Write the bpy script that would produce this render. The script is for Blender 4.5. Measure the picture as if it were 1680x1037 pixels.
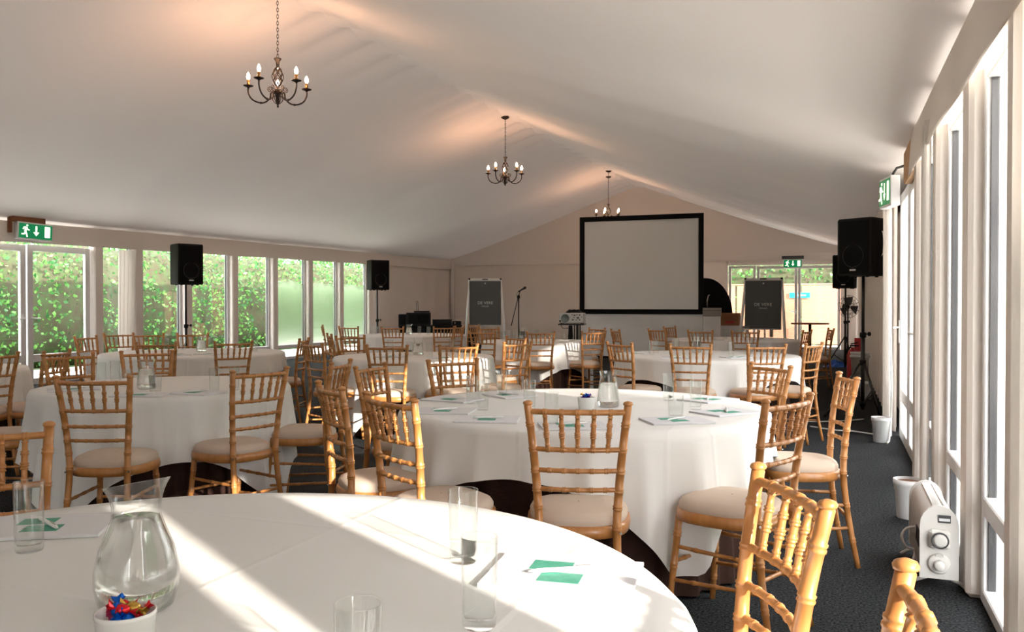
import bpy, math, random
import numpy as np
from mathutils import Vector, Matrix
random.seed(7); np.random.seed(7)
PI = math.pi
sc = bpy.context.scene
for o in list(bpy.data.objects): bpy.data.objects.remove(o, do_unlink=True)
C = sc.collection

# ------------------------------------------------------------------ camera
F = 1400.0; H = 1.28
TH = math.atan(530 / F); PITCH = math.atan(18.5 / F)
cs, sn = math.cos(TH), math.sin(TH)
cd = bpy.data.cameras.new('camera'); cam = bpy.data.objects.new('camera', cd); C.objects.link(cam)
cd.sensor_fit = 'HORIZONTAL'; cd.sensor_width = 36.0; cd.lens = 36.0 * F / 1680.0
cd.clip_start = 0.05; cd.clip_end = 400
cam.location = (0, 0, H); cam.rotation_euler = (PI / 2 - PITCH, 0, TH)
sc.camera = cam

# ------------------------------------------------------------------ world, sun, exposure
SUN_AZ = Vector((-0.842, 0.54, 0)).normalized(); SUN_EL = math.radians(17.0)
SUN_STRENGTH = 4.5
SKY_STRENGTH = 3.0
EXPOSURE = 1.68
w = bpy.data.worlds.new('world'); sc.world = w; w.use_nodes = True
nt = w.node_tree; nt.nodes.clear()
out = nt.nodes.new('ShaderNodeOutputWorld'); bg = nt.nodes.new('ShaderNodeBackground')
bg.inputs['Color'].default_value = (1.0, 0.98, 0.975, 1)         # bright even haze
bg.inputs['Strength'].default_value = SKY_STRENGTH
nt.links.new(bg.outputs[0], out.inputs[0])
sd = bpy.data.lights.new('sun_offscreen', 'SUN'); sd.energy = SUN_STRENGTH; sd.angle = math.radians(1.0); sd.color = (1.0, 0.90, 0.78)
so = bpy.data.objects.new('sun_offscreen', sd); C.objects.link(so)
sdir = SUN_AZ * math.cos(SUN_EL) + Vector((0, 0, -math.sin(SUN_EL)))
so.rotation_euler = sdir.to_track_quat('-Z', 'Y').to_euler(); so.location = (8, -6, 6)
vs = sc.view_settings
vs.view_transform = 'Standard'; vs.look = 'None'; vs.gamma = 1.0; vs.use_curve_mapping = False; vs.exposure = EXPOSURE

# ------------------------------------------------------------------ pixel helpers (directions from the photo; depth from floor, tables, walls)
def LD(lat, dep, z=0.0): return Vector((lat * cs - dep * sn, lat * sn + dep * cs, z))
def PD(px, dep, z=0.0): return LD((px - 840) / F * dep, dep, z)
def PZ(px, py, z):                       # point at height z seen at pixel
    dep = (H - z) * F / (py - 500.0)
    return PD(px, dep, z)
def ZD(py, dep): return H - (py - 500.0) * dep / F
def WY(px, X):                           # Y on the plane X=const
    u = (px - 840) / F; return X * (cs + u * sn) / (u * cs - sn)
TILT = 0.012                             # the marquee frame climbs gently with the site
def ZT(z, y): return z + TILT * y

# ------------------------------------------------------------------ materials
MATS = {}
def mat(name, col, rough=0.6, metal=0.0, noise=None, bump=None, sheen=0.0, spec=0.5, emis=None, estr=0, coat=0, sss=0):
    m = bpy.data.materials.new(name); m.use_nodes = True; n = m.node_tree; b = n.nodes['Principled BSDF']
    b.inputs['Base Color'].default_value = (*col, 1); b.inputs['Roughness'].default_value = rough
    b.inputs['Metallic'].default_value = metal; b.inputs['Specular IOR Level'].default_value = spec
    if sheen: b.inputs['Sheen Weight'].default_value = sheen
    if coat: b.inputs['Coat Weight'].default_value = coat
    if emis: b.inputs['Emission Color'].default_value = (*emis, 1); b.inputs['Emission Strength'].default_value = estr
    tc = n.nodes.new('ShaderNodeTexCoord')
    if noise:                            # (scale, colour2, stretch, detail)
        sc_, c2, st, det = noise
        mp = n.nodes.new('ShaderNodeMapping'); mp.inputs['Scale'].default_value = st
        nz = n.nodes.new('ShaderNodeTexNoise'); nz.inputs['Scale'].default_value = sc_; nz.inputs['Detail'].default_value = det
        rp = n.nodes.new('ShaderNodeValToRGB'); rp.color_ramp.elements[0].position = 0.35; rp.color_ramp.elements[1].position = 0.68
        rp.color_ramp.elements[0].color = (*col, 1); rp.color_ramp.elements[1].color = (*c2, 1)
        n.links.new(tc.outputs['Object'], mp.inputs[0]); n.links.new(mp.outputs[0], nz.inputs['Vector'])
        n.links.new(nz.outputs['Fac'], rp.inputs[0]); n.links.new(rp.outputs[0], b.inputs['Base Color'])
    if bump:                             # (scale, strength, distance)
        nz2 = n.nodes.new('ShaderNodeTexNoise'); nz2.inputs['Scale'].default_value = bump[0]; nz2.inputs['Detail'].default_value = 3
        bp = n.nodes.new('ShaderNodeBump'); bp.inputs['Strength'].default_value = bump[1]; bp.inputs['Distance'].default_value = bump[2]
        n.links.new(tc.outputs['Object'], nz2.inputs['Vector']); n.links.new(nz2.outputs['Fac'], bp.inputs['Height']); n.links.new(bp.outputs[0], b.inputs['Normal'])
    MATS[name] = m; return m

def thin_glass(name, tint=(0.97, 0.985, 0.98), scale=1.0, mist=False):
    m = bpy.data.materials.new(name); m.use_nodes = True; n = m.node_tree; n.nodes.clear()
    o = n.nodes.new('ShaderNodeOutputMaterial'); t = n.nodes.new('ShaderNodeBsdfTransparent'); g = n.nodes.new('ShaderNodeBsdfGlossy')
    t.inputs[0].default_value = (*tint, 1); g.inputs['Roughness'].default_value = 0.03
    fr = n.nodes.new('ShaderNodeLayerWeight'); fr.inputs['Blend'].default_value = 0.5
    pw = n.nodes.new('ShaderNodeMath'); pw.operation = 'POWER'; pw.inputs[1].default_value = 4.0
    ml = n.nodes.new('ShaderNodeMath'); ml.operation = 'MULTIPLY_ADD'; ml.inputs[1].default_value = 0.55 * scale; ml.inputs[2].default_value = 0.035 * scale; ml.use_clamp = True
    mx = n.nodes.new('ShaderNodeMixShader')
    n.links.new(fr.outputs['Facing'], pw.inputs[0]); n.links.new(pw.outputs[0], ml.inputs[0]); n.links.new(ml.outputs[0], mx.inputs[0]); n.links.new(t.outputs[0], mx.inputs[1]); n.links.new(g.outputs[0], mx.inputs[2])
    last = mx
    if mist:                             # condensation blurs the lower part of the pane
        rf = n.nodes.new('ShaderNodeBsdfRefraction'); rf.inputs['IOR'].default_value = 1.25; rf.inputs['Roughness'].default_value = 0.42
        rf.inputs[0].default_value = (0.95, 1.0, 0.93, 1)
        tc = n.nodes.new('ShaderNodeTexCoord'); sp = n.nodes.new('ShaderNodeSeparateXYZ'); nz = n.nodes.new('ShaderNodeTexNoise'); nz.inputs['Scale'].default_value = 2.0
        ad = n.nodes.new('ShaderNodeMath'); ad.operation = 'MULTIPLY_ADD'; ad.inputs[1].default_value = 0.35
        mr = n.nodes.new('ShaderNodeMapRange'); mr.inputs['From Min'].default_value = 2.02; mr.inputs['From Max'].default_value = 1.85; mr.inputs['To Max'].default_value = 0.85
        m2 = n.nodes.new('ShaderNodeMixShader')
        n.links.new(tc.outputs['Object'], sp.inputs[0]); n.links.new(tc.outputs['Object'], nz.inputs['Vector'])
        n.links.new(nz.outputs['Fac'], ad.inputs[0]); n.links.new(sp.outputs['Z'], ad.inputs[2]); n.links.new(ad.outputs[0], mr.inputs['Value'])
        n.links.new(mr.outputs[0], m2.inputs[0]); n.links.new(mx.outputs[0], m2.inputs[1]); n.links.new(rf.outputs[0], m2.inputs[2]); last = m2
    n.links.new(last.outputs[0], o.inputs[0]); MATS[name] = m; return m

def fabric(name, col, transl=0.0, bscale=60, bstr=0.15, creases=False):
    m = bpy.data.materials.new(name); m.use_nodes = True; n = m.node_tree; n.nodes.clear()
    o = n.nodes.new('ShaderNodeOutputMaterial'); d = n.nodes.new('ShaderNodeBsdfPrincipled')
    d.inputs['Base Color'].default_value = (*col, 1); d.inputs['Roughness'].default_value = 0.85; d.inputs['Specular IOR Level'].default_value = 0.2
    t = n.nodes.new('ShaderNodeBsdfTranslucent'); t.inputs[0].default_value = (*col, 1)
    mx = n.nodes.new('ShaderNodeMixShader'); mx.inputs[0].default_value = transl
    tc = n.nodes.new('ShaderNodeTexCoord'); nz = n.nodes.new('ShaderNodeTexNoise'); nz.inputs['Scale'].default_value = bscale; nz.inputs['Detail'].default_value = 4
    bp = n.nodes.new('ShaderNodeBump'); bp.inputs['Strength'].default_value = bstr; bp.inputs['Distance'].default_value = 0.01
    n.links.new(tc.outputs['Object'], nz.inputs['Vector'])
    h = nz.outputs['Fac']
    if creases:                          # pressed fold lines and soft rumples of the linen
        sp = n.nodes.new('ShaderNodeSeparateXYZ'); n.links.new(tc.outputs['Object'], sp.inputs[0])
        tot = None
        for ax in ('X', 'Y'):
            pp = n.nodes.new('ShaderNodeMath'); pp.operation = 'PINGPONG'; pp.inputs[1].default_value = 0.29
            n.links.new(sp.outputs[ax], pp.inputs[0])
            mr = n.nodes.new('ShaderNodeMapRange'); mr.inputs['From Min'].default_value = 0.0; mr.inputs['From Max'].default_value = 0.014
            mr.inputs['To Min'].default_value = 0.4; mr.inputs['To Max'].default_value = 0.0
            n.links.new(pp.outputs[0], mr.inputs['Value'])
            if tot is None: tot = mr.outputs[0]
            else:
                a = n.nodes.new('ShaderNodeMath'); a.operation = 'ADD'; n.links.new(tot, a.inputs[0]); n.links.new(mr.outputs[0], a.inputs[1]); tot = a.outputs[0]
        n2 = n.nodes.new('ShaderNodeTexNoise'); n2.inputs['Scale'].default_value = 3.2; n2.inputs['Detail'].default_value = 1.5
        n.links.new(tc.outputs['Object'], n2.inputs['Vector'])
        a = n.nodes.new('ShaderNodeMath'); a.operation = 'MULTIPLY_ADD'; a.inputs[1].default_value = 3.0
        n.links.new(n2.outputs['Fac'], a.inputs[0]); n.links.new(tot, a.inputs[2])
        b2 = n.nodes.new('ShaderNodeMath'); b2.operation = 'MULTIPLY_ADD'; b2.inputs[1].default_value = 0.08
        n.links.new(h, b2.inputs[0]); n.links.new(a.outputs[0], b2.inputs[2]); h = b2.outputs[0]
    n.links.new(h, bp.inputs['Height']); n.links.new(bp.outputs[0], d.inputs['Normal'])
    n.links.new(d.outputs[0], mx.inputs[1]); n.links.new(t.outputs[0], mx.inputs[2]); n.links.new(mx.outputs[0], o.inputs[0])
    MATS[name] = m; return m

fabric('lining', (0.84, 0.78, 0.735), 0.013, 1.3, 0.25)
fabric('drape', (0.86, 0.80, 0.75), 0.10, 40, 0.1)
fabric('curtain', (0.90, 0.87, 0.84), 0.4, 40, 0.1)
fabric('linen', (0.84, 0.83, 0.82), 0.04, 250, 0.35, True)
fabric('underskirt', (0.055, 0.026, 0.020), 0.0, 120, 0.3)
fabric('cushion', (0.62, 0.50, 0.41), 0.0, 300, 0.2)
mat('carpet', (0.004, 0.0045, 0.005), 0.95, noise=(95, (0.060, 0.064, 0.070), (1, 1, 1), 4), bump=(400, 0.6, 0.01), spec=0.1)
mat('beech', (0.42, 0.170, 0.046), 0.36, noise=(9, (0.52, 0.232, 0.072), (4, 4, 0.6), 3), coat=0.3)
mat('upvc', (0.82, 0.82, 0.83), 0.35)
mat('black_plastic', (0.006, 0.006, 0.007), 0.6, spec=0.25)
mat('black_metal', (0.014, 0.014, 0.015), 0.35)
mat('grille', (0.004, 0.004, 0.005), 0.8, bump=(500, 0.5, 0.002), spec=0.15)
mat('iron', (0.030, 0.022, 0.018), 0.45, 0.6)
mat('brass_sleeve', (0.35, 0.20, 0.07), 0.35, 0.7)
mat('bulb', (1, 0.8, 0.5), 0.3, emis=(1.0, 0.55, 0.32), estr=125)
mat('chrome', (0.75, 0.75, 0.75), 0.2, 1.0)
mat('screen_white', (0.80, 0.80, 0.80), 0.7)
mat('screen_black', (0.006, 0.006, 0.007), 0.85, spec=0.2)
mat('vinyl', (0.74, 0.75, 0.76), 0.28, bump=(3.5, 0.5, 0.05))
mat('chart_grey', (0.085, 0.095, 0.102), 0.75, bump=(8, 0.3, 0.01))
mat('white_paint', (0.80, 0.80, 0.80), 0.4)
mat('white_print', (0.75, 0.75, 0.75), 0.6)
mat('sign_white', (0.80, 0.79, 0.80), 0.4)
mat('sign_green', (0.0, 0.22, 0.075), 0.4, emis=(0.0, 0.45, 0.16), estr=0.10)
mat('sign_light', (0.9, 0.95, 0.8), 0.4, emis=(0.95, 1.0, 0.75), estr=0.6)
mat('old_timber', (0.17, 0.062, 0.026), 0.7, noise=(14, (0.26, 0.10, 0.04), (1, 6, 6), 3))
mat('pale_timber', (0.50, 0.27, 0.12), 0.7, noise=(14, (0.6, 0.36, 0.18), (1, 6, 6), 3))
mat('pot_white', (0.74, 0.75, 0.77), 0.5)
mat('soil', (0.16, 0.07, 0.035), 0.95, bump=(60, 0.6, 0.01))
mat('heater_cream', (0.72, 0.71, 0.69), 0.4)
mat('heater_grey', (0.62, 0.61, 0.60), 0.4)
mat('dial_dark', (0.06, 0.06, 0.065), 0.4)
mat('cord_white', (0.72, 0.70, 0.68), 0.5)
mat('paper', (0.72, 0.72, 0.76), 0.7)
mat('teal_print', (0.05, 0.30, 0.21), 0.6, noise=(60, (0.08, 0.36, 0.26), (1, 1, 1), 2))
mat('dark_card', (0.10, 0.11, 0.12), 0.6)
mat('pen_white', (0.85, 0.85, 0.85), 0.3)
mat('porcelain', (0.82, 0.82, 0.81), 0.25)
mat('foil_blue', (0.0, 0.12, 0.62), 0.25, 0.5); mat('foil_red', (0.70, 0.015, 0.025), 0.25, 0.5)
mat('foil_purple', (0.10, 0.02, 0.30), 0.25, 0.5); mat('foil_gold', (0.55, 0.33, 0.05), 0.25, 0.5); mat('foil_pink', (0.75, 0.08, 0.22), 0.3, 0.4)
mat('projector_body', (0.62, 0.62, 0.60), 0.45)
mat('lens_glass', (0.16, 0.19, 0.19), 0.15)
mat('cardboard', (0.30, 0.135, 0.06), 0.8)
mat('red_paint', (0.42, 0.02, 0.025), 0.4); mat('blue_plastic', (0.02, 0.12, 0.55), 0.5)
mat('silver_box', (0.30, 0.27, 0.25), 0.5); mat('box_white', (0.75, 0.75, 0.75), 0.6)
mat('stone_white', (0.75, 0.75, 0.74), 0.7)
mat('sign_teal', (0.01, 0.42, 0.55), 0.4)
mat('fence_wood', (0.40, 0.19, 0.115), 0.8, noise=(6, (0.48, 0.25, 0.16), (1, 8, 8), 3))
mat('paving', (0.68, 0.66, 0.63), 0.9, noise=(2, (0.78, 0.76, 0.73), (1, 1, 1), 4))
mat('lawn', (0.10, 0.20, 0.03), 0.95, noise=(30, (0.16, 0.28, 0.05), (1, 1, 1), 4))
mat('hedge_core', (0.060, 0.048, 0.030), 0.95, noise=(6, (0.050, 0.085, 0.030), (1, 1, 1), 4))
thin_glass('pane', (0.985, 0.99, 0.985), 1.0); thin_glass('pane_misted', (0.985, 0.99, 0.985), 1.0, True)
thin_glass('tumbler_glass', (0.98, 0.988, 0.985), 1.5)
def water_mat():
    m = bpy.data.materials.new('water'); m.use_nodes = True; n = m.node_tree; n.nodes.clear()
    o = n.nodes.new('ShaderNodeOutputMaterial'); g = n.nodes.new('ShaderNodeBsdfGlass'); g.inputs['IOR'].default_value = 1.33; g.inputs['Roughness'].default_value = 0.0
    t = n.nodes.new('ShaderNodeBsdfTransparent'); mx = n.nodes.new('ShaderNodeMixShader'); mx.inputs[0].default_value = 0.2
    n.links.new(g.outputs[0], mx.inputs[1]); n.links.new(t.outputs[0], mx.inputs[2]); n.links.new(mx.outputs[0], o.inputs[0]); MATS['water'] = m
water_mat()
def leaf_mat(name, c1, c2):
    m = bpy.data.materials.new(name); m.use_nodes = True; n = m.node_tree; n.nodes.clear()
    o = n.nodes.new('ShaderNodeOutputMaterial'); d = n.nodes.new('ShaderNodeBsdfPrincipled'); d.inputs['Roughness'].default_value = 0.4
    t = n.nodes.new('ShaderNodeBsdfTranslucent'); mx = n.nodes.new('ShaderNodeMixShader'); mx.inputs[0].default_value = 0.35
    at = n.nodes.new('ShaderNodeAttribute'); at.attribute_name = 'tint'
    rp = n.nodes.new('ShaderNodeValToRGB'); rp.color_ramp.elements[0].color = (*c1, 1); rp.color_ramp.elements[1].color = (*c2, 1)
    n.links.new(at.outputs['Fac'], rp.inputs[0]); n.links.new(rp.outputs[0], d.inputs['Base Color']); n.links.new(rp.outputs[0], t.inputs[0])
    n.links.new(d.outputs[0], mx.inputs[1]); n.links.new(t.outputs[0], mx.inputs[2]); n.links.new(mx.outputs[0], o.inputs[0]); MATS[name] = m
leaf_mat('leaf', (0.02, 0.13, 0.035), (0.20, 0.48, 0.10))

# ------------------------------------------------------------------ mesh builder
class MB:
    def __init__(s): s.v = []; s.f = []; s.sm = []
    def add(s, vs_, fs, smooth=False):
        o = len(s.v); s.v.extend(tuple(map(float, p)) for p in vs_)
        for f in fs: s.f.append(tuple(i + o for i in f)); s.sm.append(smooth)
        return s
    def box(s, c, size, bev=0.0, rot=None):
        hx, hy, hz = size[0] / 2, size[1] / 2, size[2] / 2
        if bev <= 0:
            V = [Vector((x * hx, y * hy, z * hz)) for x in (-1, 1) for y in (-1, 1) for z in (-1, 1)]
            Fc = [(0, 1, 3, 2), (4, 6, 7, 5), (0, 4, 5, 1), (2, 3, 7, 6), (0, 2, 6, 4), (1, 5, 7, 3)]
        else:
            b = min(bev, hx * 0.49 * 2, hy * 0.98, hz * 0.98); V = []; idx = {}
            for x in (-1, 1):
                for y in (-1, 1):
                    for z in (-1, 1):
                        for a in range(3):
                            p = [x * (hx - b), y * (hy - b), z * (hz - b)]; p[a] = (x, y, z)[a] * (hx, hy, hz)[a]
                            idx[(x, y, z, a)] = len(V); V.append(Vector(p))
            Fc = []
            g = lambda x, y, z, a: idx[(x, y, z, a)]
            for q in (-1, 1):
                Fc.append([g(q, -1, -1, 0), g(q, 1, -1, 0), g(q, 1, 1, 0), g(q, -1, 1, 0)][::q])
                Fc.append([g(-1, q, -1, 1), g(-1, q, 1, 1), g(1, q, 1, 1), g(1, q, -1, 1)][::q])
                Fc.append([g(-1, -1, q, 2), g(1, -1, q, 2), g(1, 1, q, 2), g(-1, 1, q, 2)][::q])
            for a1 in (-1, 1):
                for a2 in (-1, 1):
                    Fc.append([g(a1, a2, -1, 0), g(a1, a2, 1, 0), g(a1, a2, 1, 1), g(a1, a2, -1, 1)])
                    Fc.append([g(a1, -1, a2, 0), g(a1, 1, a2, 0), g(a1, 1, a2, 2), g(a1, -1, a2, 2)])
                    Fc.append([g(-1, a1, a2, 1), g(1, a1, a2, 1), g(1, a1, a2, 2), g(-1, a1, a2, 2)])
            for x in (-1, 1):
                for y in (-1, 1):
                    for z in (-1, 1): Fc.append([g(x, y, z, 0), g(x, y, z, 1), g(x, y, z, 2)])
        if rot is not None: V = [rot @ p for p in V]
        c = Vector(c); return s.add([p + c for p in V], Fc)
    def tube(s, path, rad, sides=8, caps=True):
        P = [Vector(p) for p in path]; n = len(P)
        R = rad if hasattr(rad, '__len__') else [rad] * n
        V = []; T0 = (P[1] - P[0]).normalized()
        up = Vector((0, 0, 1)) if abs(T0.z) < 0.9 else Vector((1, 0, 0))
        N = (up - T0 * up.dot(T0)).normalized()
        for i in range(n):
            T = (P[min(i + 1, n - 1)] - P[max(i - 1, 0)])
            if T.length < 1e-9: T = T0
            T = T.normalized(); N = (N - T * N.dot(T)).normalized(); B = T.cross(N)
            for k in range(sides):
                a = 2 * PI * k / sides; V.append(P[i] + (N * math.cos(a) + B * math.sin(a)) * R[i])
        Fc = [(i * sides + k, i * sides + (k + 1) % sides, (i + 1) * sides + (k + 1) % sides, (i + 1) * sides + k) for i in range(n - 1) for k in range(sides)]
        s.add(V, Fc, True)
        if caps:
            o = len(s.v) - len(V)
            s.f.append(tuple(o + k for k in range(sides))[::-1]); s.sm.append(False)
            s.f.append(tuple(o + (n - 1) * sides + k for k in range(sides))); s.sm.append(False)
        return s
    def lathe(s, prof, segs=16, c=(0, 0, 0), M=None, smooth=True):
        V = []; c = Vector(c)
        for r, z in prof:
            for k in range(segs):
                a = 2 * PI * k / segs; p = Vector((r * math.cos(a), r * math.sin(a), z))
                if M is not None: p = M @ p
                V.append(p + c)
        n = len(prof)
        Fc = [(i * segs + k, i * segs + (k + 1) % segs, (i + 1) * segs + (k + 1) % segs, (i + 1) * segs + k) for i in range(n - 1) for k in range(segs)]
        s.add(V, Fc, smooth)
        o = len(s.v) - len(V)
        if prof[0][0] > 1e-5: s.f.append(tuple(o + k for k in range(segs))[::-1]); s.sm.append(False)
        if prof[-1][0] > 1e-5: s.f.append(tuple(o + (n - 1) * segs + k for k in range(segs))); s.sm.append(False)
        return s
    def grid(s, fn, nu, nv, closeu=False, smooth=True):
        V = [fn(i / nu, j / nv) for j in range(nv + 1) for i in range(nu + (0 if closeu else 1))]
        w_ = nu if closeu else nu + 1
        Fc = [(j * w_ + i, j * w_ + (i + 1) % w_, (j + 1) * w_ + (i + 1) % w_, (j + 1) * w_ + i) for j in range(nv) for i in range(nu)]
        return s.add(V, Fc, smooth)
    def prism(s, outline, axis_vec, smooth=False):    # outline: 3D loop; extruded along axis_vec
        n = len(outline); o = [Vector(p) for p in outline]; a = Vector(axis_vec)
        s.add(o + [p + a for p in o], [tuple(range(n))[::-1], tuple(range(n, 2 * n))])
        s.add(o + [p + a for p in o], [(i, (i + 1) % n, n + (i + 1) % n, n + i) for i in range(n)], smooth); return s
    def mesh(s, name, m):
        me = bpy.data.meshes.new(name); me.from_pydata(s.v, [], s.f); me.polygons.foreach_set('use_smooth', s.sm)
        if m: me.materials.append(MATS[m])
        me.update(); return me
    def build(s, name, m, parent=None):
        o = bpy.data.objects.new(name, s.mesh(name, m)); C.objects.link(o)
        if parent is not None: o.parent = parent
        return o
def tag(o, label=None, cat=None, group=None, kind=None):
    if label: o['label'] = label
    if cat: o['category'] = cat
    if group: o['group'] = group
    if kind: o['kind'] = kind
    return o
def thing(name, label, cat, loc=(0, 0, 0), rz=0.0, group=None):
    o = bpy.data.objects.new(name, None); C.objects.link(o); o.empty_display_size = 0.1
    o.location = loc; o.rotation_euler = (0, 0, rz); return tag(o, label, cat, group)
def struct(o, label, cat): return tag(o, label, cat, None, 'structure')
KIDS = {}
def dup(root, loc, rz=0.0, label=None, group=None, scale=None):
    def cp(o, par):
        c = o.copy(); C.objects.link(c); c.parent = par
        for k in o.children: cp(k, c)
        return c
    r = cp(root, None); r.location = loc; r.rotation_euler = (0, 0, rz)
    if label: r['label'] = label
    if group: r['group'] = group
    if scale: r.scale = (scale,) * 3
    return r
class Proto:                              # first use moves the original itself, then copies follow
    def __init__(s, root): s.root = root; s.used = False
    def place(s, loc, rz, label, group=None, scale=None):
        if not s.used:
            s.used = True; r = s.root; r.location = loc; r.rotation_euler = (0, 0, rz); r['label'] = label
            if group: r['group'] = group
            if scale: r.scale = (scale,) * 3
            return r
        return dup(s.root, loc, rz, label, group, scale)
def text_part(txt, size, M, m, parent, name='lettering', extrude=0.0006, font_spacing=1.0):
    cu = bpy.data.curves.new('t', 'FONT'); cu.body = txt; cu.size = size; cu.align_x = 'CENTER'; cu.align_y = 'CENTER'; cu.extrude = extrude; cu.space_character = font_spacing
    to = bpy.data.objects.new('t', cu); C.objects.link(to)
    dg = bpy.context.evaluated_depsgraph_get(); me = bpy.data.meshes.new_from_object(to.evaluated_get(dg))
    bpy.data.objects.remove(to, do_unlink=True); me.transform(M); me.materials.clear(); me.materials.append(MATS[m])
    o = bpy.data.objects.new(name, me); C.objects.link(o); o.parent = parent; return o

# ------------------------------------------------------------------ the marquee shell
XL, XR, XM = -12.0, 0.60, -5.7
Y0, Y1 = -9.0, 25.9
Z_EAVE, Z_VAL, Z_RIDGE = 2.44, 2.137, 4.65
b = MB(); b.add([(XL - .4, Y0 - .3, 0), (XR + .4, Y0 - .3, 0), (XR + .4, Y1 + .3, 0), (XL - .4, Y1 + .3, 0), (XL - .4, Y0 - .3, -.12), (XR + .4, Y0 - .3, -.12), (XR + .4, Y1 + .3, -.12), (XL - .4, Y1 + .3, -.12)],
                [(0, 1, 2, 3), (7, 6, 5, 4), (0, 4, 5, 1), (1, 5, 6, 2), (2, 6, 7, 3), (3, 7, 4, 0)])
struct(b.build('floor', 'carpet'), 'dark charcoal carpet covering the marquee floor', 'floor')

def ridge_pt(side):
    def fn(u, v):                        # u along Y, v eave->ridge
        y = Y0 - .25 + u * (Y1 - Y0 + .5)
        xe = (XL - .12) if side < 0 else (XR + .12)
        x = xe + (XM - xe) * v
        z = Z_EAVE + (Z_RIDGE - Z_EAVE) * v
        bay = (y - 0.5) / 3.65
        z -= 0.10 * math.sin(PI * v) * (0.75 + 0.25 * math.cos(2 * PI * bay))
        z += 0.030 * math.sin(2 * PI * bay * 2 + 3 * v) * math.sin(PI * v) ** 2
        ph = (y % 0.62) / 0.62            # gathered pleats along the ridge
        k = max(0, (v - 0.80) / 0.20) ** 1.6 if side < 0 else max(0, (v - 0.965) / 0.035)
        z -= 0.085 * (1 - abs(2 * ph - 1) ** 1.7) * k
        if side < 0: z -= 0.012 * math.sin(2 * PI * y / 0.62 + 9 * v) * max(0, (v - 0.5) / .5) ** 2 * (1 - v) * 2
        return (x, y, ZT(z, y))
    return fn
b = MB(); b.grid(ridge_pt(-1), 560, 30); b.grid(ridge_pt(1), 560, 60)
struct(b.build('ceiling', 'lining'), 'pleated cream fabric lining of the pitched marquee roof', 'ceiling')

def valance(axis, fixed, a0, a1, zt, zb, inward, seed):
    r = random.Random(seed); ph = [r.uniform(0, 6) for _ in range(4)]
    def fn(u, v):
        a = a0 + u * (a1 - a0); z = zt + (zb - zt) * v
        d = inward * (0.02 + v * 0.03 + 0.007 * math.sin(a * 1.7 + ph[0]) * v + 0.004 * math.sin(a * 4.3 + ph[1]) * v)
        z += (v - .5) * 0.005 * math.sin(a * 2.1 + ph[2])
        return (fixed + d, a, ZT(z, a)) if axis == 'x' else (a, fixed + d, ZT(z, Y1))
    m = MB(); m.grid(fn, int(abs(a1 - a0) * 9), 6); m.grid(lambda u, v: tuple(Vector(fn(u, v)) - (Vector((inward * .008, 0, 0)) if axis == 'x' else Vector((0, inward * .008, 0)))), int(abs(a1 - a0) * 9), 6)
    return m
struct(valance('x', XL + .06, Y0, Y1, Z_EAVE + .02, Z_VAL, 1, 1).build('trim_1', 'drape'), 'cream fabric valance above the garden windows', 'valance')
struct(valance('x', XR - .06, Y0, 6.95, Z_EAVE + .02, Z_VAL, -1, 2).build('trim_2', 'drape'), 'cream fabric valance along the radiator side windows', 'valance')
struct(valance('y', Y1, XL + .05, XR - .05, Z_EAVE + .02, Z_EAVE - .18, -1, 3).build('trim_3', 'drape'), 'cream fabric pelmet across the end wall', 'valance')

def upvc_frame(m, X, y0, y1, z0, z1, t=0.06, d=0.07):
    for (ya, yb, za, zb) in ((y0, y0 + t, z0, z1), (y1 - t, y1, z0, z1), (y0 + t, y1 - t, z0, z0 + t), (y0 + t, y1 - t, z1 - t, z1)):
        m.box((X, (ya + yb) / 2, (za + zb) / 2), (d, abs(yb - ya), abs(zb - za)), 0.006)
WN = [0]
def window(side, y0, y1, rail=0.42, misted=False):
    WN[0] += 1
    X = XL - 0.07 if side < 0 else XR + 0.03
    zt = ZT(Z_VAL, (y0 + y1) / 2) + 0.12
    m = MB(); upvc_frame(m, X, y0, y1, 0.0, zt)
    m.box((X, (y0 + y1) / 2, rail), (0.07, y1 - y0 - .12, 0.08), 0.006)
    o = m.build('window_%d' % WN[0], 'upvc')
    struct(o, 'tall white framed window ' + ('onto the hedge' if side < 0 else 'in the radiator side wall'), 'window')
    for (za, zb) in ((0.06, rail - .04), (rail + .04, zt - .06)):
        MB().box((X, (y0 + y1) / 2, (za + zb) / 2), (0.006, y1 - y0 - .12, zb - za)).build('pane', 'pane_misted' if (misted and zb > 1) else 'pane', o)
        g = MB()
        for yy in (y0 + .06, y1 - .06): g.box((X, yy + (.006 if yy < (y0 + y1) / 2 else -.006), (za + zb) / 2), (0.03, 0.012, zb - za))
        g.build('glazing_bead', 'dial_dark', o)
    return o
DN = [0]
def door(side, y0, y1, hinge_near=True, rail=0.42):
    DN[0] += 1
    X = XL - 0.05 if side < 0 else XR + 0.02
    zt = ZT(Z_VAL, (y0 + y1) / 2) + (-0.02 if side < 0 else 0.10); inn = 1 if side < 0 else -1
    m = MB(); upvc_frame(m, X, y0, y1, 0.0, zt, 0.10, 0.06); m.box((X, (y0 + y1) / 2, rail), (0.06, y1 - y0 - .2, 0.12), 0.006)
    o = m.build('door_%d' % DN[0], 'upvc')
    for (za, zb) in ((0.10, rail - .06), (rail + .06, zt - .10)):
        MB().box((X, (y0 + y1) / 2, (za + zb) / 2), (0.006, y1 - y0 - .2, zb - za)).build('pane', 'pane', o)
    hy = y1 - 0.05 if hinge_near else y0 + 0.05
    h = MB(); h.box((X + inn * .036, hy, 1.02), (0.012, 0.035, 0.22), 0.004); h.tube([(X + inn * .04, hy, 1.06), (X + inn * .085, hy, 1.06), (X + inn * .09, hy + (-.13 if hinge_near else .13), 1.06)], 0.010, 8)
    h.build('door_handle', 'white_paint', o)
    return o

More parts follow.
